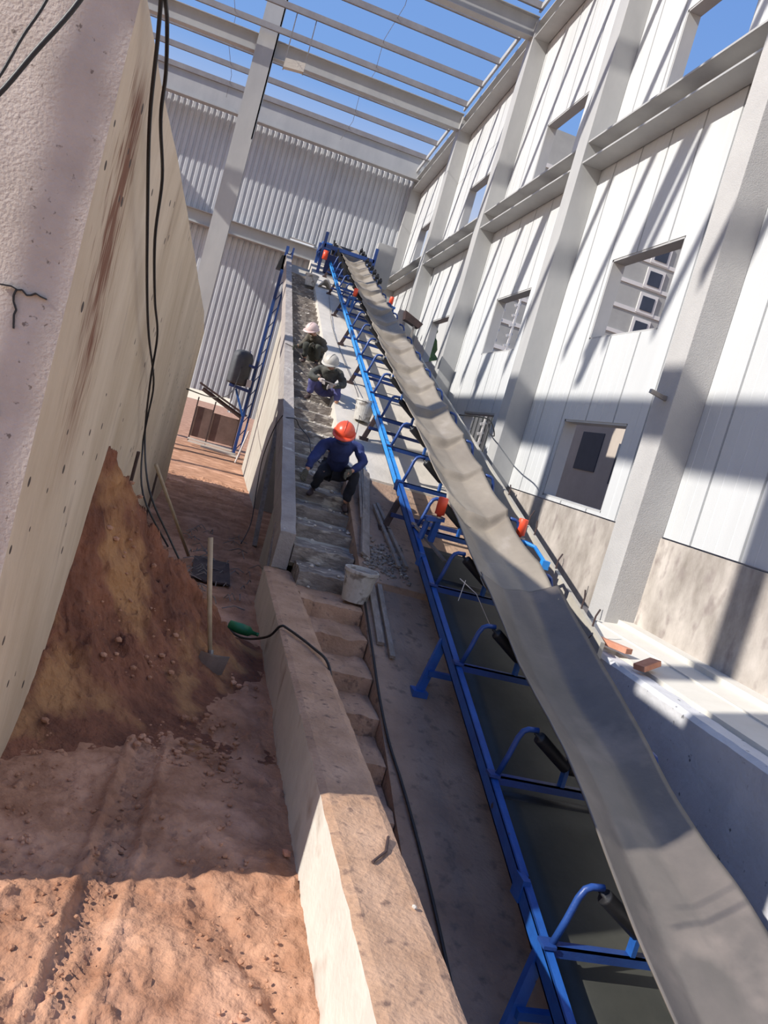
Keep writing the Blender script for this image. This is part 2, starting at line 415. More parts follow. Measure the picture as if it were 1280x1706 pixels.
# roof girders run from the left side to the right wall
def girder(y, x0, x1, h, label):
    m = MB(); z1 = zroof(y)-.17; z0 = z1-h
    m.box(x0, x1, y-.02, y+.02, z0, z1); m.box(x0, x1, y-.13, y+.13, z0-.02, z0); m.box(x0, x1, y-.13, y+.13, z1, z1+.02)
    tag(worldspace(obj('roof_girder', m, STEEL)), label, 'beam')
girder(21.2, -9.3, 5.4, .5, 'deep grey roof girder meeting the third right column at the top of the view')
girder(27.4, -1.05, 5.4, .5, 'grey roof girder between the central column and the fourth right column')
girder(27.4, -9.3, -1.65, .5, 'grey roof girder running left from the central column')
girder(15.0, -9.3, 5.4, .5, 'grey roof girder over the second right column'); girder(9.3, -9.3, 5.4, .5, 'grey roof girder over the nearest right column')
# end beam in front of the corrugated wall
m = MB(); m.box(-9.3, 5.75, 33.3, 33.34, 10.5, 11.36); m.box(-9.3, 5.75, 33.15, 33.5, 10.46, 10.5); m.box(-9.3, 5.75, 33.2, 33.5, 11.36, 11.42)
tag(worldspace(obj('end_beam', m, STEEL)), 'deep grey beam across the top of the corrugated end wall', 'beam')
m = MB(); m.box(-9.3, 5.4, 33.6, 33.64, 6.15, 6.62); m.box(-9.3, 5.4, 33.45, 33.8, 6.62, 6.65); m.box(-9.3, 5.4, 33.45, 33.8, 6.12, 6.15)
tag(worldspace(obj('end_wall_girder', m, STEEL)), 'grey girder crossing the end wall at mid height behind the conveyor head', 'beam')
m = MB(); m.box(-1.65, -1.05, 27.2, 27.24, G, 13.6); m.box(-1.65, -1.05, 27.66, 27.7, G, 13.6); m.box(-1.37, -1.33, 27.24, 27.66, G, 13.6)
m.box(-1.09, -1.05, 27.2, 27.7, 8.0, 13.6)
tag(worldspace(obj('steel_column', m, STEEL)), 'tall free-standing grey column rising past the roof behind the concrete wall', 'column')
ys = [y for y in [22.4-1.52*k for k in range(1, 12)] if y > 3] + [22.4, 23.9, 25.4, 26.9, 28.9, 30.4, 31.9]
ys.sort()
vis = [y for y in ys if y > 20]
order = ['seventh', 'sixth', 'fifth', 'fourth', 'third', 'second', 'first']
for y in ys:
    m = MB(); z = zroof(y)
    m.box(-9.3, 5.36, y-.012, y+.012, z-.13, z+.07); m.box(-9.3, 5.36, y, y+.07, z+.05, z+.07); m.box(-9.3, 5.36, y-.07, y, z-.13, z-.11)
    lab = None
    fi = len([q for q in ys if q > y])
    lab = ('thin grey roof purlin against the sky, %s one in front of the end beam' % ['closest', 'second', 'third', 'fourth', 'fifth', 'sixth', 'seventh', 'eighth'][fi]) if fi < 8 else 'thin grey roof purlin nearer than the third column, %s of ten there' % ['tenth', 'ninth', 'eighth', 'seventh', 'sixth', 'fifth', 'fourth', 'third', 'second', 'first', 'last', 'last'][min(11, fi-8)]
    tag(worldspace(obj('roof_purlin', m, PURL)), lab, 'purlin', 'roof purlins under the open sky')
for (x, ya, yb) in ((-2.6, 21.2, 33.2), (2.0, 21.2, 33.2)):
    m = MB(); n = 6
    m.tube([(x + (.5 if (i % 2) else -.0)*.3, ya+(yb-ya)*i/n, zroof(ya+(yb-ya)*i/n)) for i in range(n+1)], .008, 5)
    tag(obj('sag_rod', m, STEELB), 'thin steel sag rod linking the roof purlins, ' + ('left of' if x < 0 else 'right of') + ' the central column', 'rod')
# open left side of the hall (out of view): posts, eave, girder
for y in bays:
    m = MB(); m.box(-9.5, -9.1, y, y+.4, G, 11.4); tag(worldspace(obj('steel_column', m, STEEL)), 'grey column on the open left side of the hall', 'column', 'left side columns')
m = MB(); m.box(-9.4, -9.2, 3, 33.6, 10.75, 11.6); tag(worldspace(obj('eave_beam', m, STEEL)), 'grey eave beam along the open left side of the hall', 'beam')
# flood light hung from purlins
t = thing('flood_light', 'small square lamp housing hanging under the roof beside the central column', 'lamp', (-.33, 25.4, 9.7))
m = MB(); m.hexa([(-.64,25.3,9.72),(-.03,25.3,9.78),(-.03,25.5,9.78),(-.64,25.5,9.72),(-.62,25.3,9.98),(-.03,25.3,10.03),(-.03,25.5,10.03),(-.62,25.5,9.98)]); obj('housing', m, SCREED, t)
m = MB(); m.bar((-.04, 25.4, 9.72), (-.04, 25.4, 11.34), .03, .03); obj('bracket', m, STEELB, t)
m = MB(); m.bar((-.63, 25.4, 9.66), (-.63, 25.4, 11.34), .03, .03); obj('bracket', m, STEELB, t)

# ================================================================== CONCRETE FOUNDATION BLOCK
t = thing('concrete_foundation', 'massive pale concrete foundation block filling the left side, with rust streaks and chips', 'wall', (-2, 8, G))
BX = -.62; BY0 = 3.2; BY1 = 18.2
def btop(y): return 1.33 if y < 9 else (1.33-.07*(y-9)/5 if y < 14 else 1.26-.34*((y-14)/4.2)**1.5)
m = MB()
prof_y = [BY0 + (BY1-BY0)*i/60 for i in range(61)]
v = []; f = []; NZ = 24
for y in prof_y:
    for k in range(NZ+1):
        z = -2.3 + (btop(y)+2.3)*k/NZ
        e = max(0, (y-17.0)/1.2)
        v.append((BX - .35*e*e + .012*fbm(y, z, 4, .8), y, z))
for i in range(60):
    for k in range(NZ):
        a = i*(NZ+1)+k; f.append((a, a+NZ+1, a+NZ+2, a+1))
m.add(v, f)
# top, and the mass behind
v = []; f = []
for y in prof_y:
    x0 = BX - .35*max(0, (y-17.0)/1.2)**2 + .012*fbm(y, btop(y), 4, .8)
    v += [(x0, y, btop(y)), (-5, y, btop(y))]
for i in range(60): f.append((2*i, 2*i+2, 2*i+3, 2*i+1))
m.add(v, f)
m.add([(-5, BY0, G-.15), (-5, BY1, G-.15), (-5, BY1, .92), (-5, BY0, 1.33)], [(0, 1, 2, 3)])
m.add([(-5, BY1, G-.15), (-.97, BY1, G-.15), (-.97, BY1, .92), (-5, BY1, .92)], [(0, 1, 2, 3)])
obj('formed_face', m, CONC, t, smooth=False)
m = MB()
v = []; f = []; NX = 44; NZ = 40
for i in range(NX+1):
    for k in range(NZ+1):
        x = -5 + 4.38*(i/NX)**.7; z = -2.3+3.63*k/NZ
        v.append((x if i < NX else -.616, BY0 - .012*fbm(x, z, 8, 2.5) - .006, z))
for i in range(NX):
    for k in range(NZ): a = i*(NZ+1)+k; f.append((a, a+NZ+1, a+NZ+2, a+1))
m.add(v, f)
obj('rough_face', m, ROUGH, t, smooth=True)['label'] = 'rough grey end face with cracks'
m = MB(); m.prism([(-5, 1.2), (-1.75, 1.2), (-2.15, 2.75), (-5, 2.85)], 'y', 3.25, 7.3); obj('shade_mass', m, ROUGH, t)  # hidden raised mass added to carry the block's shadow to the pit wall
# cracks as shallow dark slots on the rough face
def crack(pts):
    m = MB(); pts = [(p[0]*.941, BY0-.012+.012*0, p[1]*.941) for p in pts]
    for a, b in zip(pts, pts[1:]): m.bar(a, b, .012, .005)
    obj('crack', m, BLACK, t)
crack([(-.9, .167), (-.86, .172), (-.835, .165), (-.82, .17), (-.80, .155), (-.785, .16), (-.77, .172), (-.75, .165), (-.727, .162)])
crack([(-.84, .165), (-.845, .14), (-.84, .117), (-.824, .09), (-.828, .069), (-.818, .018)])
crack([(-.89, -.29), (-.86, -.285), (-.835, -.29), (-.82, -.315), (-.80, -.325)])
m = MB(); m.box(-5.1, -4.95, .3, 3.5, 4.15, 5.6); m.bar((-5.0, .4, G), (-5.0, .4, 5.6), .1, .1); m.bar((-5.1, 3.1, G), (-5.1, 3.1, 5.6), .1, .1)  # panel added out of view to shade the pit wall and near ledge
tag(worldspace(obj('shade_panel', m, STEEL)), 'unseen raised sheet panel added on posts to shade the pit wall and ledge', 'panel')
# unseen post added on the left so its shade falls across the block
m = MB(); m.box(-3.73, -3.6, 2.44, 2.46, G, 4.6)
tag(worldspace(obj('shade_post', m, WOOD)), 'unseen upright post added to shade the rough face of the foundation block', 'post')

# ================================================================== SOIL BANK
t = MB(); v = []; f = []
NXb, NYb = 130, 420
def crest(x):   # y of crest, height above G
    u = min(1, max(0, (x+.62)/1.5))
    return 5.7 + 1.2*u, 1.52*(1-u)**1.25 + .05
for j in range(NYb+1):
    y = 3.6 + 4.4*j/NYb
    for i in range(NXb+1):
        x = -.64 + 1.56*i/NXb
        yc, h = crest(x)
        wob = .22*fbm(x, y, 2, 1.6) + .05*fbm(x, y, 2, 6)
        foot = 4.15 + .9*max(0, (x+.62)/1.5) + .15*fbm(x, 1, 3, 2)
        if y <= yc: s = max(0, (y-foot)/(yc-foot)); s = s**1.35*(.35+.65*s) if s < 1 else 1; s = min(1, s*1.02)
        else: s = max(0, 1-((y-yc)/.75))**1.2
        z = G - .03 + h*s*(1+.25*wob)
        amp = min(1, h*s*2.2)
        z += amp*(.07*fbm(x, y, 3, 5) + .035*fbm(x, y, 1, 14, 3)) 
        z += amp*.03*max(0, noise.noise(Vector((x*20, y*20, 4))))
        # vertical gullies
        z += amp*.035*math.sin(x*9+2*fbm(x, y, 5, 1.5))*(1 if y < yc else 0)
        yy = y + amp*.018*fbm(x, z, 6, 9); z += amp*.03*noise.noise(Vector((x*11, y*16, z*9))) + amp*.016*noise.noise(Vector((x*30, y*34, z*20))); xx = x + (amp*.04*noise.noise(Vector((x*5, y*7, z*7))) if 2 < i < NXb-2 else 0)
        v.append((xx, yy, z))
for j in range(NYb):
    for i in range(NXb):
        a = j*(NXb+1)+i; f.append((a, a+1, a+NXb+2, a+NXb+1))
t.add(v, f)
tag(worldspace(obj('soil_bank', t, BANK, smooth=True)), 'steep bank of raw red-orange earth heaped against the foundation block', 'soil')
def lump(m, c, r, seed):
    bm = bmesh.new(); bmesh.ops.create_icosphere(bm, subdivisions=1, radius=r)
    for q in bm.verts: q.co *= 1+.35*noise.noise(q.co/r*1.5+Vector((seed, 0, 0))); q.co.z *= .7
    m.add([tuple(q.co+Vector(c)) for q in bm.verts], [tuple(q.index for q in fc.verts) for fc in bm.faces]); bm.free()
m = MB()
for k in range(1100):
    y = random.choice([random.uniform(2.3, 3.6), random.uniform(3.4, 4.9), random.uniform(4, 6)]); x = random.uniform(-.5, .85)
    yc, h = crest(x)
    if y > 3.9:
        foot = 4.15+.9*max(0, (x+.62)/1.5); s = max(0, min(1, (y-foot)/(yc-foot))); s = s**1.35*(.35+.65*s)
        z = G+h*s
    else: z = gh(x, y)
    dn = noise.noise(Vector((x*1.7, y*1.7, 11)))
    if dn < -.05: continue
    lump(m, (x, y, z+.01), random.choice([.004, .005, .007, .010, .015])*(1.7 if y > 4.3 else 1), k)
o = tag(worldspace(obj('loose_clods', m, SOIL)), 'loose red clods of earth scattered over the yard floor', 'soil'); o['kind'] = 'stuff'

# ================================================================== LOW WALL BESIDE THE STAIRS
m = MB(); ZW = -1.715
m.slab(lambda u, v: (.93+.32*u+.006*fbm(u, v*30, 0, 2), .6+8.2*v, ZW+.006*fbm(u*3, v*40, 0, 1.2)-(.012 if u in (0, 1) else 0)), 8, 160, 1.1)
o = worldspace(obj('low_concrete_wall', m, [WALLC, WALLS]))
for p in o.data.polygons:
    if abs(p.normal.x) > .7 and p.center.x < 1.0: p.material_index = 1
tag(o, 'low concrete wall dusted with red soil running from the foreground to the stairs', 'wall')
m = MB(); m.box(.925, .935, 3.9, 4.5, G, ZW); m.box(.9, 1.28, 4.46, 4.475, ZW-.02, ZW+.004)

# ================================================================== STAIRCASE
T = .525
st = thing('staircase', 'long straight concrete staircase crusted with mortar climbing beside the conveyor', 'stairs', (1.5, 17, G))
y = 4.6; k = 0
while y < 27.6 and k < 50:
    x1 = 1.91 if y < 9.2 else 2.1
    zt = rampz(y)+.0
    m = MB(); nu = 14
    xa0 = 1.255 if y < 8.7 else (1.2 if y < 9.3 else 1.1)
    def fn(u, v, y=y, x1=x1, zt=zt, xa0=xa0):
        xx = xa0+(x1-xa0)*u; e = .02*fbm(xx*4, y*3+v, 2, 1.5)
        return (xx+(.012*fbm(y, v, 3, 3) if u == 1 else 0), y+.0+(T+.1)*v + (e if v == 0 else 0), zt + .02*fbm(xx, y+v, 1, 5) + .012*fbm(xx, y+v, 4, 14) + (-.008 if v == 0 else 0))
    m.slab(fn, nu, 5, .2)
    obj('step', m, WALLC if y < 8.0 else STEP, st)
    y += T; k += 1
m = MB(); ya, yb = 8.82, 30.0
n = 120
for (xa, xb) in ((1.012, 1.19),):
    m.slab(lambda u, v: (xa+(xb-xa)*u + (.01*fbm(0, v*60, 2, 1)), ya+(yb-ya)*v, .318*(ya+(yb-ya)*v)-4.1+.012*fbm(u, v*80, 0, 1)), 3, n, .42)
obj('parapet', m, PARA, st)
m = MB(); m.prism([(8.9, rampz(8.9)-.5), (29.8, rampz(29.8)-.5), (29.8, rampz(29.8)-.15), (8.9, rampz(8.9)-.15)], 'x', 1.12, 2.0); obj('stair_slab', m, SUPP, st)
m = MB(); m.prism([(16.9, G-.05), (26.3, G-.05), (26.3, rampz(26.3)-.45), (16.9, rampz(16.9)-.45)], 'x', 1.25, 1.8); obj('support_wall', m, SUPP, st)
m = MB(); m.prism([(8.9, G-.05), (11.2, G-.05), (11.2, rampz(11.2)-.45), (8.9, rampz(8.9)-.3)], 'x', 1.1, 1.9); obj('support_wall', m, SUPP, st)
m = MB(); m.prism([(6, G-.6), (27, G-.6), (27, rampz(27)-.5), (6, rampz(6)-.5)], 'x', 1.86, 1.96); obj('support_wall', m, SUPP, st)
m = MB(); m.bar((1.08, 12.3, G), (1.08, 14.6, rampz(14.6)-.35), .07, .07); obj('prop', m, WOOD, st)
m = MB(); m.bar((1.0, 8.75, G), (1.02, 9.6, rampz(9.6)-.2), .03, .09); obj('prop', m, WOOD, st)
# dark underside screen of the ramp behind the stairs
m = MB(); m.box(2.3, 4.4, 29.5, 30.4, G, rampz(30)-.2); struct('wall_head', m, SUPP)

# ================================================================== BELT CONVEYOR
XL, XR = 2.46, 3.78
def rz(y): return .318*y - 3.64
cv = thing('belt_conveyor', 'long inclined conveyor with blue frame and dusty grey rubber belt rising to the end wall', 'conveyor', (3.1, 16, rampz(16)))
joints = [-1.2+1.24*k for k in range(0, 28)]
def channel(m, x, y0, y1, s):
    for (a, b, c, d) in ((0, .012, -.12, 0), (0, .06, -.012, 0), (0, .06, -.12, -.108)):
        xa, xb = sorted((x+s*a, x+s*b))
        m.hexa([(xa,y0,rz(y0)+c),(xb,y0,rz(y0)+c),(xb,y1,rz(y1)+c),(xa,y1,rz(y1)+c),(xa,y0,rz(y0)+d),(xb,y0,rz(y0)+d),(xb,y1,rz(y1)+d),(xa,y1,rz(y1)+d)])
for x, s in ((XL-.03, 1), (XR+.03, -1)):
    for (a, b, M_) in ((.6, 4.18, BLUE_SHADE), (4.2, 8.1, BLUE_SHADE), (8.13, 10.0, BLUE_SHADE), (10.03, 16.2, BLUE_LIT), (16.23, 29.2, BLUE_LIT)):
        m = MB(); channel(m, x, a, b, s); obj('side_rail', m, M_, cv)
        m = MB(); m.box(x-.01+s*.0, x+s*.02+.02, b-.06, b+.06, rz(b)-.13, rz(b)+.012); obj('splice_plate', m, BLUE_SHADE, cv)
# legs
for yl in (3.7, 6.62, 9.6, 12.6, 15.6, 18.6, 21.6, 24.6, 27.6):
    dz = .0 if yl < 8.2 else (.07 if yl < 11 else .1)
    M_ = RUST if yl > 8.5 else BLUE_SHADE
    for s, xr in ((-1, XL), (1, XR)):
        m = MB(); m.bar((xr, yl+.1, rz(yl)-.06), (xr+s*.13, yl, rampz(yl)+dz+.01), .075, .05, up=(0, 1, 0)); m.box(xr+s*.13-.07, xr+s*.13+.07, yl-.07, yl+.07, rampz(yl)+dz-.02, rampz(yl)+dz+.035)
        obj('support_leg', m, M_, cv)
    m = MB(); zc = rampz(yl)+dz+.2; m.bar((XL-.09, yl, zc), (XR+.09, yl, zc), .05, .05, up=(0, 1, 0)); obj('cross_brace', m, NAVY if yl > 8 else BLUE_SHADE, cv)
# idler frames: cross beam, two bent hoops, three rollers
def idler(yk):
    z = rz(yk); lz = .318*yk-3.21
    m = MB(); m.box(XL, XR, yk-.03, yk+.03, z, z+.012); m.box(XL, XR, yk-.03, yk-.018, z-.05, z+.012)
    for s, x0 in ((1, XL), (-1, XR)):
        m.box(x0-.04, x0+.04, yk-.045, yk+.045, z, z+.02)
    fr = obj('idler_frame', m, HOOP, cv)
    for s, x0 in ((1, XL), (-1, XR)):
        m = MB(); P = [(x0+s*.03, yk, z+.01), (x0+s*.07, yk, z+.16), (x0+s*.1, yk, z+.3), (x0+s*.125, yk, z+.355), (x0+s*.16, yk, z+.375), (x0+s*.235, yk, z+.38)]
        m.tube(P, .021, 8); obj('hoop', m, HOOP, fr, smooth=True)
        a = Vector((x0+s*.25, yk, z+.335)); b = Vector((x0+s*.53, yk, z+.15))
        m = MB(); d = (b-a); m.lathe([(.012, -.04), (.012, 0), (.045, .005), (.048, .02), (.048, d.length-.02), (.045, d.length-.005), (.012, d.length)], a, 14, axis=d); obj('roller', m, BLACK, fr, smooth=True)
        m = MB(); m.box(b.x-.015, b.x+.015, yk-.03, yk+.03, z, z+.22); obj('roller_bracket', m, BLUE_SHADE, fr)
    a = Vector((XL+.54, yk, z+.15)); m = MB(); m.lathe([(.01, 0), (.045, .005), (.048, .02), (.048, .22), (.045, .235), (.01, .24)], a, 14, axis=(1, 0, 0)); obj('roller', m, BLACK, fr, smooth=True)
    return fr
first = idler(joints[2])
def copy_tree(o, parent=None):
    c = o.copy(); COL.objects.link(c); c.parent = parent
    for ch in [q for q in bpy.data.objects if q.parent == o]: copy_tree(ch, c)
    return c
for yk in joints[3:25]:
    c = copy_tree(first, cv); c.location = (0, yk-joints[2], .318*(yk-joints[2]))
# belt
XB0, XB1 = 2.72, 3.5
def belt(u, v, y0, y1, wide=0, lift=0):
    y = y0+(y1-y0)*v
    x = XB0+(XB1+wide-XB0)*u
    t_ = abs(u-.5)*2
    prof = -.16 if t_ < .34 else -.16+.16*((t_-.34)/.66)**1.05
    fr = ((y-joints[2]+.13*(1-t_**2)+.03*math.sin(y*3))/1.24) % 1.0
    A = (.125 if y > 8.4 else .125*max(0, (y-7.6)/.8))*(.35+.65*(1-t_**2))*(1+.3*math.sin(y*2.3))
    up1 = min(1, fr/.04)
    sag = A*(up1 if fr < .04 else (1-(fr-.04)/.96)**.8) - A*.5 - (.03 if y > 7.6 else .01)*math.sin(math.pi*fr)
    edge = .02*math.sin(math.pi*fr)*(1 if u < .5 else -1)*t_*(1 if y > 7 else .3)
    if y < 9:          # the slack lower length twists
        k = min(1, (9-y)/2)
        prof += k*(.05*math.sin(y*1.7+u*2.5)*(1-t_*.4) + .02*math.sin(y*3.1-u*3))
    wv = .012*fbm(x*2, y*.8, 1, 1.6)
    return (x+edge, y, .318*y-3.19+prof+sag+wv+lift)
m = MB(); m.slab(lambda u, v: belt(u, v, 6.85, 30.6), 24, 1500, .012); obj('carrying_belt', m, BELT, cv, smooth=True)
m = MB(); m.slab(lambda u, v: belt(u, v, .9, 7.05, .06, .03), 26, 160, .012); obj('carrying_belt', m, BELT_SHADE, cv, smooth=True)['label'] = 'slack lower length of belt, lapped over the upper one'
def rbelt(u, v):
    y = .9+7.9*v
    x = 2.62+.98*u
    return (x, y, rz(y)-.2-.04*math.sin(math.pi*(((y-3.7)/2.96) % 1))+.008*fbm(x, y, 0, 1))
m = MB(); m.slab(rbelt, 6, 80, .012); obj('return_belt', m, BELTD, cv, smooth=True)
for yk in [2.2+2.96*k for k in range(3)]:
    m = MB(); m.lathe([(.02, 0), (.05, .01), (.05, 1.1), (.02, 1.11)], (XL+.1, yk, rz(yk)-.27), 12, axis=(1, 0, 0)); obj('return_roller', m, BLACK, cv, smooth=True)
# guide rollers with brackets
def guide(x, y, zt, s):
    ax = Vector((.0, .02, 1)).normalized(); c = Vector((x, y, zt-.2))
    m = MB()
    m.bar((x-s*.02, y, rz(y)), (x-s*.0, y, zt-.27), .09, .06); m.bar((x-s*.15, y, zt-.27), (x+s*.06, y, zt-.24), .12, .05); m.tube([(x-s*.13, y+.03, rz(y)), (x-s*.1, y+.03, zt-.3)], .035, 8)
    g = obj('guide_roller_bracket', m, BLUE_SHADE, cv)
    m = MB(); m.lathe([(.02, -.03), (.03, 0), (.056, .005), (.056, .19), (.05, .2), (.01, .202)], c, 18, axis=ax); obj('guide_roller', m, RED, g, smooth=True)['label'] = 'orange-red guide roller'
    m = MB(); m.lathe([(.075, -.035), (.075, -.02)], c, 16, axis=ax); obj('collar', m, STEELB, g)
guide(2.62, 8.45, -.44, 1); guide(3.72, 8.72, -.45, -1); guide(2.64, 20.9, 3.52, 1); guide(3.72, 21.6, 3.72, -1)
m = MB(); m.box(3.93, 4.02, 8.35, 8.43, -.93, -.83); m.tube([(3.72, 8.6, -.7), (3.85, 8.5, -.72), (3.97, 8.4, -.85)], .022, 8); obj('end_bracket', m, BLUE_LIT, cv)
# head drive
zh = .318*30-3.64
m = MB()
for (x, y) in ((2.1, 28.2), (2.1, 30.2), (3.9, 28.2), (3.9, 30.6)): m.bar((x, y, rampz(y)), (x, y, zh+.35), .1, .1)
for y in (28.2, 30.2): m.bar((2.1, y, zh-.1), (3.9, y, zh-.1), .1, .12)
m.bar((2.1, 28.2, zh-.1), (2.1, 30.6, zh+.1), .1, .12); m.bar((2.1, 28.2, zh-.9), (2.1, 30.2, zh+.2), .06, .06); m.bar((3.9, 28.2, zh-.1), (3.9, 30.8, zh+.3), .1, .12)
obj('drive_frame', m, HOOP, cv)
m = MB(); m.lathe([(.05, -.15), (.05, 0), (.2, .01), (.2, .95), (.05, .96), (.05, 1.15)], (2.62, 30.75, 6.28), 20, axis=(1, 0, 0)); obj('head_pulley', m, BLACK, cv, smooth=True)
m = MB(); m.box(2.15, 2.55, 30.2, 30.7, 5.95, 6.35); m.box(2.2, 2.5, 29.8, 30.2, 6.0, 6.25); obj('gearbox', m, BLUE_SHADE, cv, bevel=.03)
m = MB(); m.lathe([(.05, -.05), (.14, 0), (.16, .03), (.16, .42), (.12, .46), (.05, .5)], (2.25, 29.3, 5.75), 16, axis=(0, .95, .3)); obj('motor', m, NAVY, cv, smooth=True)
m = MB(); m.lathe([(.03, 0), (.09, .01), (.09, .3), (.03, .31)], (2.2, 28.0, 5.3), 14, axis=(0, 0, 1)); obj('brake_cylinder', m, RED, cv, smooth=True)
m = MB(); m.box(2.3, 3.9, 28.4, 28.6, rampz(28.5)+.1, zh-.3); obj('skirt_plate', m, NAVY, cv)
for k in range(9):
    m = MB(); y = 24+k*.8; z = .318*y-3.21; m.bar((3.56, y, z-.25), (3.66, y, z+.12), .05, .06); m.lathe([(.01, 0), (.06, .01), (.06, .12), (.01, .13)], (3.58, y, z+.02), 10, axis=(1, 0, 0))
    obj('skirt_clamp', m, BLACK, cv); m = MB(); m.bar((2.66, y, z-.25), (2.58, y, z+.08), .05, .06); obj('skirt_clamp', m, BLACK, cv)
# loose steel bar caught in the frame, and tie wires
m = MB(); m.tube([(2.52, 6.95, rz(6.95)+.38), (2.7, 6.9, rz(6.9)+.3), (2.9, 6.85, rz(6.9)+.05)], .004, 5); m.tube([(2.56, 6.9, rz(6.9)+.4), (2.54, 6.88, rz(6.9)+.2)], .004, 5); obj('tie_wire', m, FRAMEW, cv)
m = MB(); m.bar((2.44, 8.75, rz(8.75)+.03), (2.72, 8.1, rz(8.1)-.02), .05, .02); tag(obj('flat_bar', m, STEELB), 'loose dull flat bar lying across the blue rail by the left guide roller', 'bar')

# ================================================================== THINGS AROUND
def bucket(x, y, z, r, h, label, tilt=0, handle=True, fill=STEP):
    t = thing('bucket', label, 'bucket', (x, y, z))
    prof = [(r*.78, 0), (r*.8, .01), (r, h*.9), (r*1.08, h*.9), (r*1.08, h), (r*.98, h), (r*.93, h*.86), (.001, h*.84)]
    m = MB(); m.lathe(prof, (x, y, z), 26); obj('body', m, PAIL, t, smooth=False)
    m = MB(); m.lathe([(r*.92, h*.82), (r*.85, h*.9), (.002, h*.93)], (x, y, z), 20); obj('mortar', m, fill, t)
    if handle:
        m = MB(); m.tube([(x+r*1.1*math.cos(a), y-.01-r*.5*math.sin(a), z+h*.9-.12*math.sin(a)) for a in [math.pi*q/10 for q in range(11)]], .005, 5); obj('handle', m, STEELB, t)
    t.rotation_euler = (0, tilt, 0)
    return t
bucket(1.84, 7.98, -1.72+.02, .17, .34, 'large mortar-smeared bucket standing on the stairs below the planks')
bucket(2.36, 13.4, rampz(13.4)+.13, .17, .36, 'whitish bucket on the ramp right behind the worker in the orange helmet', 0)
bucket(1.78, 25.4, 3.9, .2, .36, 'white bucket near the top of the stairs')
m = MB(); m.slab(lambda u, v: (2.02+.45*u, 25.3+.35*v, 3.98+.28*math.sin(math.pi*u)*(1-.4*v)+.03*fbm(u*3, v*3, 0, 2)), 10, 8, .06)
tag(obj('cement_sack', m, PAIL, smooth=True), 'pale sagging sack beside the white bucket at the top of the stairs', 'sack')
# boards beside the stairs
def board(a, b, w_, h, label, M_=WOOD, up=(0, 0, 1), g=None):
    m = MB(); m.bar(a, b, w_, h, up=up); tag(obj('wooden_board', m, M_), label, 'board', g)
board((2.24, 11.2, -.52), (1.99, 8.7, -1.32), .12, .03, 'long pale board leaning into the large bucket beside the stairs', up=(.5, 0, 1))
board((2.13, 11.3, -.45), (2.04, 9.6, -1.05), .12, .03, 'reddish weathered board standing on edge by the crouching worker', up=(.9, 0, .4))
board((2.2, 11.6, -.4), (2.1, 9.9, -.95), .1, .03, 'grey board behind the reddish one at the stair edge', up=(.9, 0, .4))
board((2.05, 10.0, -.98), (2.03, 7.2, -1.88), .07, .035, 'mortar-caked batten lying along the right edge of the stairs')
board((2.14, 9.9, -1.0), (2.12, 7.0, -1.93), .05, .03, 'thin mortar-caked batten, right-hand one of the pair along the stairs')
board((2.3, 10.2, -.84), (2.5, 8.7, -1.34), .04, .03, 'thin steel-grey batten fanning right from the plank bundle')
board((2.24, 10.1, -.86), (2.4, 8.65, -1.35), .04, .03, 'thin steel-grey batten fanning out, left-hand one of the pair')
# mortar spill
m = MB()
for k in range(260):
    y = random.gauss(8.75, .22); x = random.uniform(1.98, 2.5)
    if y < 8.3 or y > 9.4: continue
    lump(m, (x, y, rampz(y)+.08), random.choice([.012, .02, .03]), k)
o = tag(worldspace(obj('mortar_rubble', m, STEP)), 'grey mortar rubble spread under the thin battens on the ramp', 'rubble'); o['kind'] = 'stuff'
m = MB()
for k in range(380):
    y = random.uniform(8.2, 27); x = random.uniform(1.2, 2.05)
    kk = math.floor((y-4.6)/T); z = rampz(4.6+kk*T)
    lump(m, (x, y, z+.012), random.choice([.012, .02, .03]), k)
o = tag(worldspace(obj('mortar_crumbs', m, SCREED)), 'pale mortar crumbs littering the steps', 'rubble'); o['kind'] = 'stuff'
# shovel stuck in the bank
t = thing('shovel', 'shovel with pale wooden handle stuck upright in the soil bank', 'shovel', (.42, 6.0, -1.98))
m = MB(); m.tube([(.2, 6.12, -1.08), (.3, 6.07, -1.5), (.415, 6.0, -1.93)], [.021, .02, .018], 10); obj('handle', m, HANDLE, t, smooth=True)
m = MB(); m.slab(lambda u, v: (.34+.22*u-.03*v+.0, 5.93+.03*v-.03*math.sin(math.pi*u), -1.9-.2*v), 6, 5, .012); m.tube([(.415, 6, -1.9), (.43, 5.97, -2.0)], .022, 8); obj('blade', m, STEELB, t)
m = MB(); m.tube([(-.47, 9.0, -.95), (.13, 10.2, -2.1)], .02, 8); tag(obj('wooden_pole', m, HANDLE, smooth=True), 'pale wooden pole leaning against the foundation block beyond the bank', 'pole')
for (y, z0, z1, lab) in ((6.5, -1.25, -.62, 'short rusty rebar standing beside the foundation block, nearer one'), (10.2, -1.9, -1.15, 'rusty rebar against the foundation block, farther one'), ):
    m = MB(); m.tube([(-.5, y+.1, z0), (-.49, y, z1)], .014, 7); tag(obj('rebar', m, RUST), lab, 'rebar')
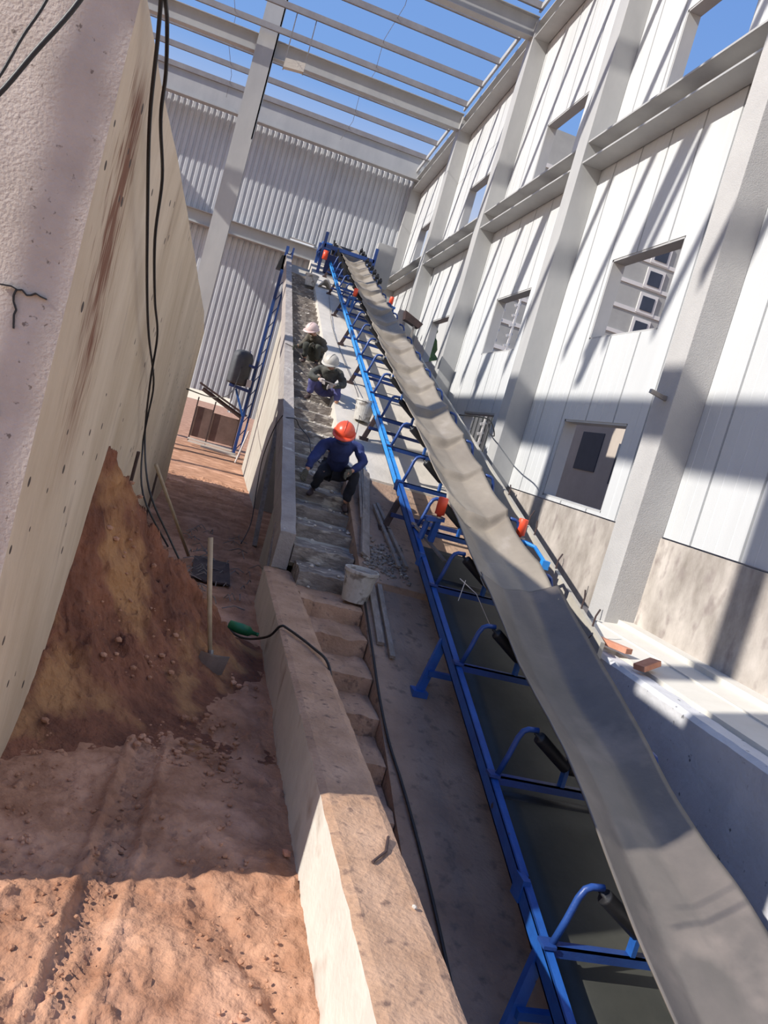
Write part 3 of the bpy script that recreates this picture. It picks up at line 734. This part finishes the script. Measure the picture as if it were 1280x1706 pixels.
# green bottle, black plate, debris
t = thing('green_bottle', 'green plastic bottle lying on the soil by the low wall', 'bottle', (.7, 7.1, -2.05))
m = MB(); m.lathe([(.02, -.12), (.045, -.11), (.05, 0), (.045, .08), (.02, .11), (.015, .15)], (.7, 7.1, -2.0), 14, axis=(1, -.1, -.1)); obj('body', m, GREEN, t, smooth=True)
m = MB(); m.lathe([(.018, .15), (.018, .17)], (.7, 7.1, -2.0), 10, axis=(1, -.1, -.1)); obj('cap', m, GREEN, t)
m = MB(); m.slab(lambda u, v: (.2+.45*u, 9.1+1.2*v, G+.06+.03*fbm(u*2, v*2, 0, 2)), 8, 8, .02); tag(obj('dark_board', m, RUST), 'dark sheet lying on the corridor floor beyond the shovel', 'board')
m = MB()
for k in range(70):
    x = random.uniform(.0, .95); y = random.uniform(8, 12.5); a = random.uniform(0, 3); L = random.uniform(.06, .3)
    m.tube([(x, y, G+.05), (x+L*.5*math.cos(a), y+L*.5*math.sin(a), G+.07+random.uniform(0, .05)), (x+L*math.cos(a), y+L*math.sin(a), G+.05)], .006, 5)
o = tag(worldspace(obj('twigs_and_offcuts', m, WOOD)), 'brown twigs and offcuts littering the corridor floor', 'debris'); o['kind'] = 'stuff'
# stick and stone on the low wall
m = MB(); m.tube([(1.08, 3.02, ZW+.012), (1.16, 3.12, ZW+.012), (1.2, 3.25, ZW+.01)], .007, 6); tag(obj('stick', m, RUST), 'short brown stick lying on the sunlit top of the low wall', 'stick')
m = MB(); lump(m, (.88, 3.72, G+.03), .025, 3); tag(obj('stone', m, BRICK), 'small reddish stone at the foot of the low wall in the sun', 'stone')
m = MB(); lump(m, (1.2, 2.75, ZW+.01), .012, 5); tag(obj('stone', m, SCREED), 'tiny pale pebble on the low wall near its right edge', 'stone')
# bricks on the ledge
m = MB(); m.bar((4.55, 7.95, -1.47), (4.75, 7.45, -1.45), .11, .06); tag(obj('brick', m, BRICK, bevel=.005), 'long red clay brick lying beside the foot of the nearest column', 'brick')
m = MB(); m.bar((4.62, 7.0, -1.5), (4.85, 7.1, -1.42), .14, .06, up=(-.3, 0, 1)); tag(obj('brick', m, BRICK, bevel=.005), 'tilted broken brick on the edge of the pale ledge', 'brick')
for i, (y, l_) in enumerate(((11.2, .16), (10.2, .22), (9.9, .2), (9.0, .2), (8.1, .22), (7.75, .2))):
    z = .3*y-3.66; m = MB(); m.tube([(4.42, y, z-.1), (4.43, y+.01, z+l_*.6), (4.42+.05*(i % 2), y+.03, z+l_)], .01, 6)
    tag(obj('rebar', m, RUST), 'rebar stub sticking up from the ramp side wall, %s from the near end' % ['sixth', 'fifth', 'fourth', 'third', 'second', 'first'][i], 'rebar', 'rebar stubs on the ramp side wall')
for i in range(2):
    m = MB(); x = 4.1+.15*i; m.tube([(x, 7.6, -1.75), (x+.02, 7.55, -1.5), (x+.05, 7.5, -1.38)], .006, 5); tag(obj('rebar', m, RUST), 'thin rebar end beside the lapped belt edge, ' + ['left', 'right'][i] + ' one', 'rebar')
m = MB(); m.box(5.3, 5.36, 9.3, 9.36, 1.45, 1.5); m.bar((5.1, 9.3, 1.5), (5.36, 9.33, 1.46), .05, .05); tag(worldspace(obj('angle_stub', m, STEELB)), 'small steel angle stub poking from the nearest column', 'bracket')

# cables
def cable(pts, r, label, M_=BLACK):
    P = [Vector(p) for p in pts]; Q = []
    for i in range(len(P)-1):
        a, b, c, d = P[max(i-1, 0)], P[i], P[i+1], P[min(i+2, len(P)-1)]
        for s in range(6):
            t = s/6; Q.append(.5*((2*b)+(c-a)*t+(2*a-5*b+4*c-d)*t*t+(3*b-a-3*c+d)*t**3))
    Q.append(P[-1]); m = MB(); m.tube(Q, r, 7); tag(obj('cable', m, M_, smooth=True), label, 'cable')
c1 = [(2.81, 1.21), (3.02, 1.1), (3.27, .9), (3.79, .68), (4.48, .42), (5.18, .21), (6.42, -.08), (6.66, -.37), (6.9, -.6)]
cable([(-.7, 2.9, 1.7), (-.6, 3.0, 1.45)]+[(-.56, y*1.12, z*1.12) for y, z in c1]+[(-.4, 6.9, -1.0), (-.1, 7.0, -1.4)], .0085, 'black cable hanging down the foundation block, left-hand one of the pair')
c2 = [(2.73, 1.2), (3.01, 1.15), (3.24, 1.07), (3.39, .95), (3.86, .84), (4.13, .62), (4.81, .4), (5.5, .24), (5.86, -.08), (6.6, -.5)]
cable([(-.6, 2.8, 1.8)]+[(-.545, y*1.135, z*1.135) for y, z in c2]+[(-.35, 6.6, -.9), (-.1, 6.6, -1.25), (.1, 6.6, -1.5), (.24, 6.5, -1.62)], .0085, 'black cable hanging down the foundation block, right-hand wavier one')
cable([(-.9, 2.7, .6), (-.85, 2.7, .71), (-.81, 2.7, .85), (-.77, 2.7, .97), (-.72, 2.7, 1.2)], .005, 'thinner black cable crossing the top left corner of the rough concrete')
cable([(-.9, 2.6, .5), (-.81, 2.6, .64), (-.74, 2.6, .79), (-.66, 2.6, .96), (-.58, 2.6, 1.2)], .008, 'thicker black cable crossing the top left corner of the rough concrete')
cable([(.5, 7.2, -2.0), (.7, 6.9, -2.02), (.87, 6.5, -1.85), (.93, 6.35, -1.7), (.99, 6.29, -1.69), (1.15, 5.92, -1.69), (1.24, 5.6, -1.7), (1.3, 5.4, -1.9)], .011, 'dark cable looped over the low wall near the stairs')
cable([(1.95, 8.2, -1.58), (1.94, 7.8, -1.7), (1.935, 7.0, -1.95), (1.93, 6.4, -2.14), (1.95, 5.9, -2.3), (2.0, 5.5, -2.43), (2.04, 5.1, -2.56), (2.08, 4.5, -2.75), (2.1, 3.8, -2.97)], .012, 'dark hose running down the ramp along the right edge of the stairs')
cable([(1.05, 12.6, -.1), (1.2, 12.5, -.08), (1.3, 12.6, -.18), (1.42, 12.0, -.3), (1.45, 11.4, -.5), (1.6, 11.2, -.58)], .008, 'thin dark cable crossing the stair parapet above the orange helmet')
cable([(1.0, 12.6, -.08), (.98, 13.4, -.35), (.97, 14.0, -.9), (.98, 13.6, -1.4), (.99, 13, -1.9), (.85, 12, -2.1)], .008, 'thin dark cable hanging down the outside of the staircase')
cable([(-.55, 14, -.1), (-.1, 19, -.15), (.3, 24, .1), (.5, 30.1, 1.1)], .012, 'slack cable from the foundation block to the blue mast')
cable([(2.3, 24, 3.6), (2.2, 20, 2.3), (2.3, 17, 1.35), (2.35, 14, .5), (2.1, 12, -.2)], .006, 'thin cable trailing down the pale ramp beside the stairs')
cable([(3.7, 12.4, .7), (4.4, 13, .8), (5.0, 14.2, .62), (5.3, 15.4, .7), (5.72, 16.8, .95)], .012, 'dark cable strung from the conveyor to the low window')

# ---- blue mast with drum
t = thing('blue_mast', 'tall blue steel mast with a dark drum on its side bracket behind the staircase', 'machine', (1.0, 28, G))
m = MB(); m.box(.88, .98, 27.9, 28.05, G, 5.2); m.box(1.1, 1.16, 27.9, 28.05, G, 5.2)
for k in range(15): m.bar((.95, 28, G+.2+k*.48), (1.12, 28, G+.5+k*.48), .03, .03, up=(0, 1, 0))
obj('mast_frame', m, HOOP, t)
m = MB(); m.bar((.2, 27.8, .18), (.95, 27.8, .12), .5, .1); obj('bracket_shelf', m, NAVY, t); m = MB(); m.bar((.45, 27.8, .1), (.9, 27.8, -.75), .07, .07, up=(0, 1, 0)); obj('bracket_strut', m, BLUE_SHADE, t); m = MB(); m.bar((.95, 27.8, .95), (.5, 27.8, .98), .5, .08); m.bar((.62, 27.7, 1.0), (.62, 27.7, 1.45), .03, .03); obj('bracket_arm', m, NAVY, t)
m = MB(); m.lathe([(.1, 0), (.34, .03), (.36, .1), (.36, .95), (.3, 1.12), (.16, 1.2)], (.42, 27.8, .22), 22); obj('drum', m, DARKG, t, smooth=True)
m = MB(); m.box(.74, .9, 27.5, 27.7, .25, .5); obj('label_box', m, FRAMEW, t)
m = MB(); m.hexa([(.72,27.9,4.4),(.98,27.9,4.4),(.98,28.3,4.4),(.72,28.3,4.4),(.8,27.9,4.85),(1.0,27.9,4.9),(1.0,28.3,4.9),(.8,28.3,4.85)]); obj('top_box', m, BLACK, t)
t.location = (1.09, 30.6, G); t.scale = (1.085, 1.085, 1.085)
# far opening: barrier, planks
t = thing('brown_barrier', 'low brown sheet barrier with a dark top rail under the end wall opening', 'barrier', (.3, 32, G))
m = MB(); m.box(-.75, -.1, 32.4, 32.44, -1.95, -.75); m.box(-.08, 1.0, 32.4, 32.44, -1.95, -.85); obj('panel', m, BROWN, t)
m = MB(); m.bar((-.85, 32.2, .15), (1.2, 32.2, -.62), .06, .08); m.bar((-.7, 32.3, -.05), (1.0, 32.3, -.72), .04, .16); obj('top_rail', m, RUST, t)
for x in (-.75, -.08, .98): m = MB(); m.bar((x, 32.35, G), (x, 32.35, -.4), .05, .05); obj('post', m, RUST, t)
for k, (x0, x1, y, z, lab) in enumerate(((-.75, .95, 31.4, -2.0, 'pale plank in the sun before the brown barrier, upper one'), (-.7, 1.1, 30.6, -2.05, 'pale plank in the sun before the brown barrier, middle one'), (-.2, 1.2, 30.0, -2.08, 'pale plank in the sun before the brown barrier, lower one'))):
    m = MB(); m.bar((x0, y, z), (x1, y-.25, z-.03), .16, .06); tag(obj('plank', m, SCREED), lab, 'plank')
m = MB(); m.tube([(1.05, 27.5, G), (1.22, 27.4, -1.0)], .03, 8); tag(obj('white_pipe', m, FRAMEW), 'short white pipe leaning at the foot of the blue mast', 'pipe')
# grey cabinet and bin by the conveyor head
m = MB(); m.box(4.05, 4.75, 29.3, 29.7, 5.2, 6.75); tag(obj('control_cabinet', m, STEEL, bevel=.01), 'grey cabinet behind the conveyor head near the far corner', 'cabinet')
t = thing('dark_chute', 'small dark steel chute sticking out right of the upper conveyor', 'chute', (4.2, 20.6, 2.9))
m = MB(); m.hexa([(4.0,20.5,3.1),(4.42,20.5,2.98),(4.42,20.8,2.98),(4.0,20.8,3.1),(3.97,20.5,3.32),(4.5,20.5,3.12),(4.5,20.8,3.12),(3.97,20.8,3.32)]); obj('trough', m, RUST, t)
m = MB(); m.bar((4.3, 20.6, rampz(20.6)+.05), (4.3, 20.6, 3.05), .05, .05); m.bar((3.9, 20.6, 2.75), (4.3, 20.6, 2.7), .04, .04); obj('stand', m, STEELB, t)

# ================================================================== OUTSIDE
def facade(name, label, x0, x1, y, z0, z1, cols, rows, ww, wh, wallm, d=6):
    t = thing(name, label, 'building', ((x0+x1)/2, y, z0))
    m = MB(); m.box(x0, x1, y, y+d, z0, z1); obj('wall', m, wallm, t)
    for cx in cols:
        for cz in rows:
            m = MB(); m.box(cx-ww/2-.25, cx+ww/2+.25, y-.12, y+.02, cz-wh/2-.25, cz+wh/2+.25); f_ = obj('window_frame', m, FRAMEW, t)
            m = MB(); m.box(cx-ww/2, cx+ww/2, y-.16, y-.1, cz-wh/2, cz+wh/2); obj('pane', m, DARKW, f_)
    for cz in rows:
        m = MB(); m.box(x0, x1, y-.08, y+.02, cz+wh/2+.55, cz+wh/2+.85); obj('floor_band', m, FRAMEW, t)
    return t
facade('apartment_building', 'grey unfinished apartment block seen through the middle window', 18, 42, 60, G, 26, [30.3, 36.5], [6+2.0*k for k in range(9)], 1.1, 1.1, GREYB)
t = thing('low_building', 'taupe house wall with two dark windows seen through the lowest near window', 'building', (14, 28, G))
m = MB(); m.box(14, 18, 12, 33, G, 4.6); obj('wall', m, TAUPE, t)
for (y, z) in ((28.7, 1.7), (25.6, 1.4)):
    m = MB(); m.box(13.97, 14.05, y-.9, y+.9, z-.75, z+.75); obj('pane', m, DARKW, t)
m = MB(); m.box(13, 18, 33.6, 75, G, 5.2)
for k in range(60): m.box(12.94, 13, 33.8+k*.68, 34.1+k*.68, G, 5.2)
tag(obj('metal_shed', m, SHED), 'dark grey ribbed shed seen through the lowest windows farther back', 'building')
t = thing('scaffold_tower', 'white lattice scaffold beyond the second middle window', 'scaffold', (12, 40, G))
for x in (10.6, 11.3, 12.0, 12.7):
    m = MB(); m.bar((x, 38, G), (x, 38, 12), .09, .09)
    for k in range(22): m.bar((x-.2, 38, 1+k*.5), (x+.1, 38, 1.15+k*.5), .06, .12)
    obj('upright', m, FRAMEW, t)
m = MB()
for k in range(26):
    bm = bmesh.new(); bmesh.ops.create_icosphere(bm, subdivisions=2, radius=random.uniform(1.4, 2.4)); c = Vector((random.uniform(14.5, 19), random.uniform(80, 84), random.uniform(3, 14)))
    for q in bm.verts: q.co *= 1+.3*noise.noise(q.co*1.3+c)
    m.add([tuple(q.co+c) for q in bm.verts], [tuple(q.index for q in fc.verts) for fc in bm.faces]); bm.free()
t = thing('tree', 'dark green tree behind the white scaffold', 'tree', (17, 82, G)); obj('foliage', m, LEAF, t)
m = MB(); m.tube([(17, 82, G), (17, 82, 5)], .3, 8); obj('trunk', m, WOOD, t)
m = MB(); m.box(27, 30, 70, 73, G, 22.8); m.box(27.8, 29, 70, 73, 22.8, 24.2); m.tube([(28, 70, 24), (28, 70, 25.6)], .08, 5); m.tube([(29.2, 70, 23), (29.2, 70, 25)], .08, 5)
tag(obj('water_tower', m, FRAMEW), 'pale rooftop structure peeping over the sill of the second upper window', 'building')

# ================================================================== PEOPLE
def skin(name, nodes, edges, mats, parent, sub=2, root=0):
    me = bpy.data.meshes.new(name); me.from_pydata([n_[0] for n_ in nodes], edges, [])
    o = bpy.data.objects.new(name, me); COL.objects.link(o)
    sk = o.modifiers.new('skin', 'SKIN'); sk.use_smooth_shade = True
    if not me.skin_vertices: me.skin_vertices.new()
    for i, n_ in enumerate(nodes):
        r = n_[1] if isinstance(n_[1], tuple) else (n_[1], n_[1]); me.skin_vertices[0].data[i].radius = r
    me.skin_vertices[0].data[root].use_root = True
    s = o.modifiers.new('sub', 'SUBSURF'); s.levels = sub; s.render_levels = sub
    dg = bpy.context.evaluated_depsgraph_get(); ev = o.evaluated_get(dg)
    m2 = bpy.data.meshes.new_from_object(ev); o.modifiers.clear(); o.data = m2; m2.materials.clear()
    m2.materials.append(mats); m2.polygons.foreach_set('use_smooth', [True]*len(m2.polygons))
    off = Vector((0, 0, 0)); p = parent
    while p is not None: off += p.location; p = p.parent
    for v_ in m2.vertices: v_.co -= off
    o.parent = parent
    return o
def person(label, J, jacket, trouser, helmet, glove=None, boots=RUST, head_dir=(-.3, -.7, -.6)):
    V = {k: Vector(p) for k, p in J.items()}
    t = thing('person', label, 'person', tuple(V['base']))
    hd = Vector(head_dir).normalized()
    up_ = (V['head']-V['neck']).normalized()
    if up_.z < 0: up_ = Vector((0, 0, 1))
    N = []; Eg = []
    def nd(p, r, link=None):
        N.append((tuple(p), r));
        if link is not None: Eg.append((link, len(N)-1))
        return len(N)-1
    pel = nd(V['pelv'], .1); ch = nd(V['chest'], .11, pel); nk0 = nd(V['neck'], .05, ch)
    h0 = nd(V['neck'].lerp(V['head'], .5), .05, nk0); h1 = nd(V['head'], .085, h0); h2 = nd(V['head']+up_*.07, .08, h1)
    nd(V['head']+hd*.07-up_*.05, .04, h1)                      # jaw
    for s in 'RL':
        sh = nd(V['sh'+s], .05, ch); el = nd(V['el'+s], .036, sh); ha = V['ha'+s]
        d = (ha-V['el'+s]).normalized(); wr = nd(ha-d*.05, .026, el); pm = nd(ha, (.034, .022), wr)
        side = d.cross(Vector((0, 1, .3))).normalized(); dn = Vector((0, -.2, -1)); dn = (dn-d*dn.dot(d)).normalized()
        for q, L in ((-1.5, .065), (-.5, .078), (.5, .074), (1.5, .058)):
            a = ha+d*.035+side*(q*.018); f0 = nd(a, .010, pm); f1 = nd(a+d*L*.55+side*q*.003, .0085, f0); nd(a+d*L*.8+dn*L*.45+side*q*.003, .0075, f1)
        a = ha-d*.005-side*.03; f0 = nd(a, .011, pm); nd(a-side*.02+d*.045, .0085, f0)
        hp = nd(V['pelv'].lerp(V['kn'+s], .12)+Vector((.09 if V['kn'+s].x > V['pelv'].x else -.09, 0, 0)), .08, pel)
        kn = nd(V['kn'+s], .055, hp); an = nd(V['an'+s], .038, kn)
    body = skin('body', N, Eg, SKIN, t)
    # face details added to the body mesh
    bm = bmesh.new(); bm.from_mesh(body.data); off = V['base']
    rgt = hd.cross(up_).normalized()
    def blob(c, r, sc_=(1, 1, 1)):
        mt = Matrix.Translation(c-off)
        bmesh.ops.create_uvsphere(bm, u_segments=8, v_segments=6, radius=r, matrix=mt)
    blob(V['head']+hd*.098-up_*.005, .017); blob(V['head']+hd*.09-up_*.018, .02)
    for s in (-1, 1): blob(V['head']+rgt*s*.08-up_*.01, .016); blob(V['head']+rgt*s*.078-up_*.022, .012)
    n0 = len(bm.faces)
    for s in (-1, 1): blob(V['head']+hd*.083+rgt*s*.032+up_*.02, .011)
    blob(V['head']+hd*.085-up_*.05+rgt*.01, .012); blob(V['head']+hd*.085-up_*.05-rgt*.01, .012)
    bm.faces.ensure_lookup_table()
    for f_ in bm.faces[n0:]: f_.material_index = 1
    bm.to_mesh(body.data); bm.free(); body.data.materials.append(HAIR)
    # jacket
    hd_ = Vector((hd.x, hd.y, 0)).normalized(); rt_ = Vector((-hd_.y, hd_.x, 0))
    N = []; Eg = []
    pel = nd(V['pelv']+Vector((0, 0, .02)), .15); mid = nd(V['pelv'].lerp(V['chest'], .5), .155, pel); ch = nd(V['chest'], .165, mid)
    up2 = nd(V['chest'].lerp(V['neck'], .55), .12, ch); nd(V['neck'], .068, up2)
    for s in 'RL':
        sh = nd(V['sh'+s], .085, up2); d = (V['ha'+s]-V['el'+s]); el = nd(V['el'+s], .066, sh); u1 = nd(V['el'+s]+d*.45, .056, el); nd(V['el'+s]+d.normalized()*max(.05, d.length-.075), .05, u1)
    jk = skin('jacket', N, Eg, jacket, t)
    tx = jk.data
    for v_ in tx.vertices:
        q = noise.noise(Vector((v_.co.x*6, v_.co.y*6, v_.co.z*14)))*.024 + noise.noise(v_.co*24)*.011; v_.co += v_.normal*q
    m = MB(); a = V['neck']-up_*.01
    m.tube([a+(rt_*math.cos(q)*.075+hd_*math.sin(q)*.075)-Vector((0, 0, .03*math.sin(q))) for q in [2*math.pi*i/14 for i in range(15)]], .02, 7); obj('collar', m, jacket, t, smooth=True)
    N = []; Eg = []
    pel = nd(V['pelv']-Vector((0, 0, .03)), .145)
    for s in 'RL':
        sg = 1 if V['kn'+s].x > V['pelv'].x else -1
        hp = nd(V['pelv'].lerp(V['kn'+s], .2)+Vector((.085*sg, 0, -.01)), .105, pel); md = nd(V['pelv'].lerp(V['kn'+s], .62)+Vector((.05*sg, 0, 0)), .09, hp)
        kn = nd(V['kn'+s], .078, md); cf = nd(V['kn'+s].lerp(V['an'+s], .5), .068, kn); nd(V['an'+s]+(V['kn'+s]-V['an'+s]).normalized()*.03, .06, cf)
    tr = skin('trousers', N, Eg, trouser, t)
    for v_ in tr.data.vertices: v_.co += v_.normal*(noise.noise(Vector((v_.co.x*8, v_.co.y*8, v_.co.z*15)))*.02)
    for s in 'RL':
        a = V['an'+s]; fd = Vector(J.get('toe'+s, (0, -1, -.05))).normalized()
        N = []; Eg = []
        a0 = nd(a+Vector((0, 0, .01)), .05); a1 = nd(a-Vector((0, 0, .045)), .045, a0); nd(a-fd*.05-Vector((0, 0, .055)), .034, a1); b1 = nd(a+fd*.09-Vector((0, 0, .055)), (.042, .034), a1); nd(a+fd*.17-Vector((0, 0, .062)), (.038, .026), b1)
        skin('shoe', N, Eg, boots, t)
        if glove:
            ha = V['ha'+s]; d = (ha-V['el'+s]).normalized(); N = []; Eg = []
            g0 = nd(ha-d*.07, .04); g1 = nd(ha, (.046, .034), g0)
            side = d.cross(Vector((0, 1, .3))).normalized(); dn = Vector((0, -.2, -1)); dn = (dn-d*dn.dot(d)).normalized()
            for q, L in ((-1.5, .065), (-.5, .078), (.5, .074), (1.5, .058)):
                p = ha+d*.035+side*(q*.02); f0 = nd(p, .013, g1); f1 = nd(p+d*L*.6, .0115, f0); nd(p+d*L*.85+dn*L*.5, .0105, f1)
            p = ha-side*.032; f0 = nd(p, .014, g1); nd(p-side*.024+d*.05, .0115, f0)
            skin('glove', N, Eg, glove, t)
    # helmet: dome, brim, ridge
    hu = (up_*.7 - hd*.28 + Vector((0, 0, .4))).normalized(); c = V['head']+hu*.046
    m = MB(); fwd = (hd-hu*hd.dot(hu)).normalized(); rr = hu.cross(fwd)
    NN = 24; K = 8; v = []; f = []
    for k in range(K):
        a = (math.pi/2)*k/K
        for q in range(NN):
            b = 2*math.pi*q/NN; v.append(c+hu*(.135*math.sin(a))+(fwd*math.cos(b)*.15+rr*math.sin(b)*.132)*math.cos(a)*(1+.02*math.cos(2*b)))
    v.append(c+hu*.137)
    for k in range(K-1):
        for q in range(NN): f.append((k*NN+q, k*NN+(q+1) % NN, (k+1)*NN+(q+1) % NN, (k+1)*NN+q))
    for q in range(NN): f.append(((K-1)*NN+q, (K-1)*NN+(q+1) % NN, K*NN))
    m.add(v, f); hs = obj('helmet', m, helmet, t, smooth=True)
    m = MB(); v = []
    for q in range(NN):
        b = 2*math.pi*q/NN; e = .014+.055*max(0, math.cos(b))**2
        for (rad, dz) in ((-.004, .008), (e, -.006), (e, -.014), (-.006, -.006)):
            v.append(c+hu*dz+(fwd*math.cos(b)*(.15+rad)+rr*math.sin(b)*(.132+rad)))
    f = [(4*q+i, 4*q+(i+1) % 4, 4*((q+1) % NN)+(i+1) % 4, 4*((q+1) % NN)+i) for q in range(NN) for i in range(4)]
    m.add(v, f); obj('brim', m, helmet, hs, smooth=True)
    m = MB(); m.tube([c+hu*(.138*math.sin(a))+fwd*.142*math.cos(a) for a in [math.pi*(.12+.76*i/12) for i in range(13)]], .009, 6); obj('ridge', m, helmet, hs, smooth=True)
    return t
ORANGE = mat('orange_helmet', (.72, .075, .03), (.8, .1, .045), 3, .35, .02)
PINKH = mat('pinkish_white_helmet', (.62, .45, .41), (.7, .54, .5), 3, .35, .02)
GREYH = mat('grey_dusty_helmet', (.42, .39, .34), (.55, .52, .46), 6, .5, .05)
BJ = mat('blue_jacket', (.022, .035, .12), (.035, .055, .19), 6, .9, .3)
DJ = mat('dark_grey_jacket', (.035, .035, .03), (.1, .1, .085), 12, .9, .3)
BRJ = mat('brown_olive_jacket', (.05, .045, .035), (.14, .12, .09), 10, .9, .3)
DT = mat('black_trousers', (.012, .014, .022), (.02, .022, .032), 6, .9, .2)
PT = mat('violet_blue_trousers', (.06, .06, .17), (.1, .1, .26), 6, .9, .2)
OT = mat('olive_trousers', (.03, .032, .026), (.06, .062, .05), 6, .9, .2)
GL = mat('dirty_gloves', (.06, .06, .045), (.12, .115, .09), 12, .9, .3)
GLW = mat('pale_gloves', (.3, .27, .26), (.45, .41, .39), 12, .9, .3)
P1 = dict(base=(1.7, 10.3, -1.0), head=(1.57, 9.82, -.09), neck=(1.61, 10.02, -.16), shR=(1.42, 10.15, -.26), elR=(1.3, 10.0, -.46), haR=(1.24, 9.9, -.68),
          shL=(1.83, 10.15, -.17), elL=(1.94, 10.02, -.38), haL=(1.75, 9.8, -.53), chest=(1.64, 10.22, -.33), pelv=(1.7, 10.5, -.56),
          knR=(1.48, 10.2, -.66), anR=(1.46, 10.45, -.87), knL=(1.88, 10.0, -.56), anL=(1.87, 10.12, -.94), toeR=(-.4, -1, -.2), toeL=(0, -1, -.1))
person('person in an orange-red helmet and dark blue work jacket bending over the steps', P1, BJ, DT, ORANGE, GL, head_dir=(-.15, -.8, -.55))
P2 = dict(base=(1.75, 14.4, .3), head=(1.69, 14.07, 1.0), neck=(1.75, 14.25, .93), shR=(1.54, 14.4, .88), elR=(1.41, 14.2, .72), haR=(1.6, 13.92, .68),
          shL=(1.92, 14.35, .89), elL=(2.03, 14.15, .72), haL=(1.76, 13.86, .62), chest=(1.75, 14.45, .8), pelv=(1.8, 14.7, .56),
          knR=(1.46, 14.15, .68), anR=(1.49, 14.3, .40), knL=(1.9, 14.05, .66), anL=(1.97, 14.05, .36), toeR=(-.4, -1, -.1), toeL=(.1, -1, -.1))
person('person in a dusty grey helmet, dark jacket and violet-blue trousers squatting on the stairs', P2, DJ, PT, GREYH, GLW, head_dir=(-.5, -.7, -.5))
P3 = dict(base=(1.65, 16.9, 1.15), head=(1.44, 16.55, 1.7), neck=(1.53, 16.7, 1.64), shR=(1.42, 16.82, 1.58), elR=(1.36, 16.7, 1.42), haR=(1.2, 16.5, 1.3),
          shL=(1.74, 16.8, 1.58), elL=(1.82, 16.7, 1.42), haL=(1.52, 16.42, 1.42), chest=(1.65, 16.92, 1.5), pelv=(1.76, 17.12, 1.27),
          knR=(1.39, 16.4, 1.42), anR=(1.44, 16.6, 1.14), knL=(1.63, 16.38, 1.44), anL=(1.7, 16.66, 1.16), toeR=(-.3, -1, -.1), toeL=(0, -1, -.1))
person('person in a pinkish white helmet and olive clothes squatting highest on the stairs', P3, BRJ, OT, PINKH, GL, head_dir=(-.5, -.6, -.6))
m = MB(); m.tube([(1.58, 13.8, .68), (1.85, 13.8, .66)], .012, 6); tag(obj('hand_tool', m, STEELB), 'short chisel held by the person in the grey helmet', 'tool')
m = MB(); m.tube([(.98, 16.4, 1.3), (1.2, 16.48, 1.27), (1.32, 16.5, 1.2)], .012, 6); tag(obj('hand_tool', m, STEELB), 'steel rod held over the parapet by the topmost person', 'tool')
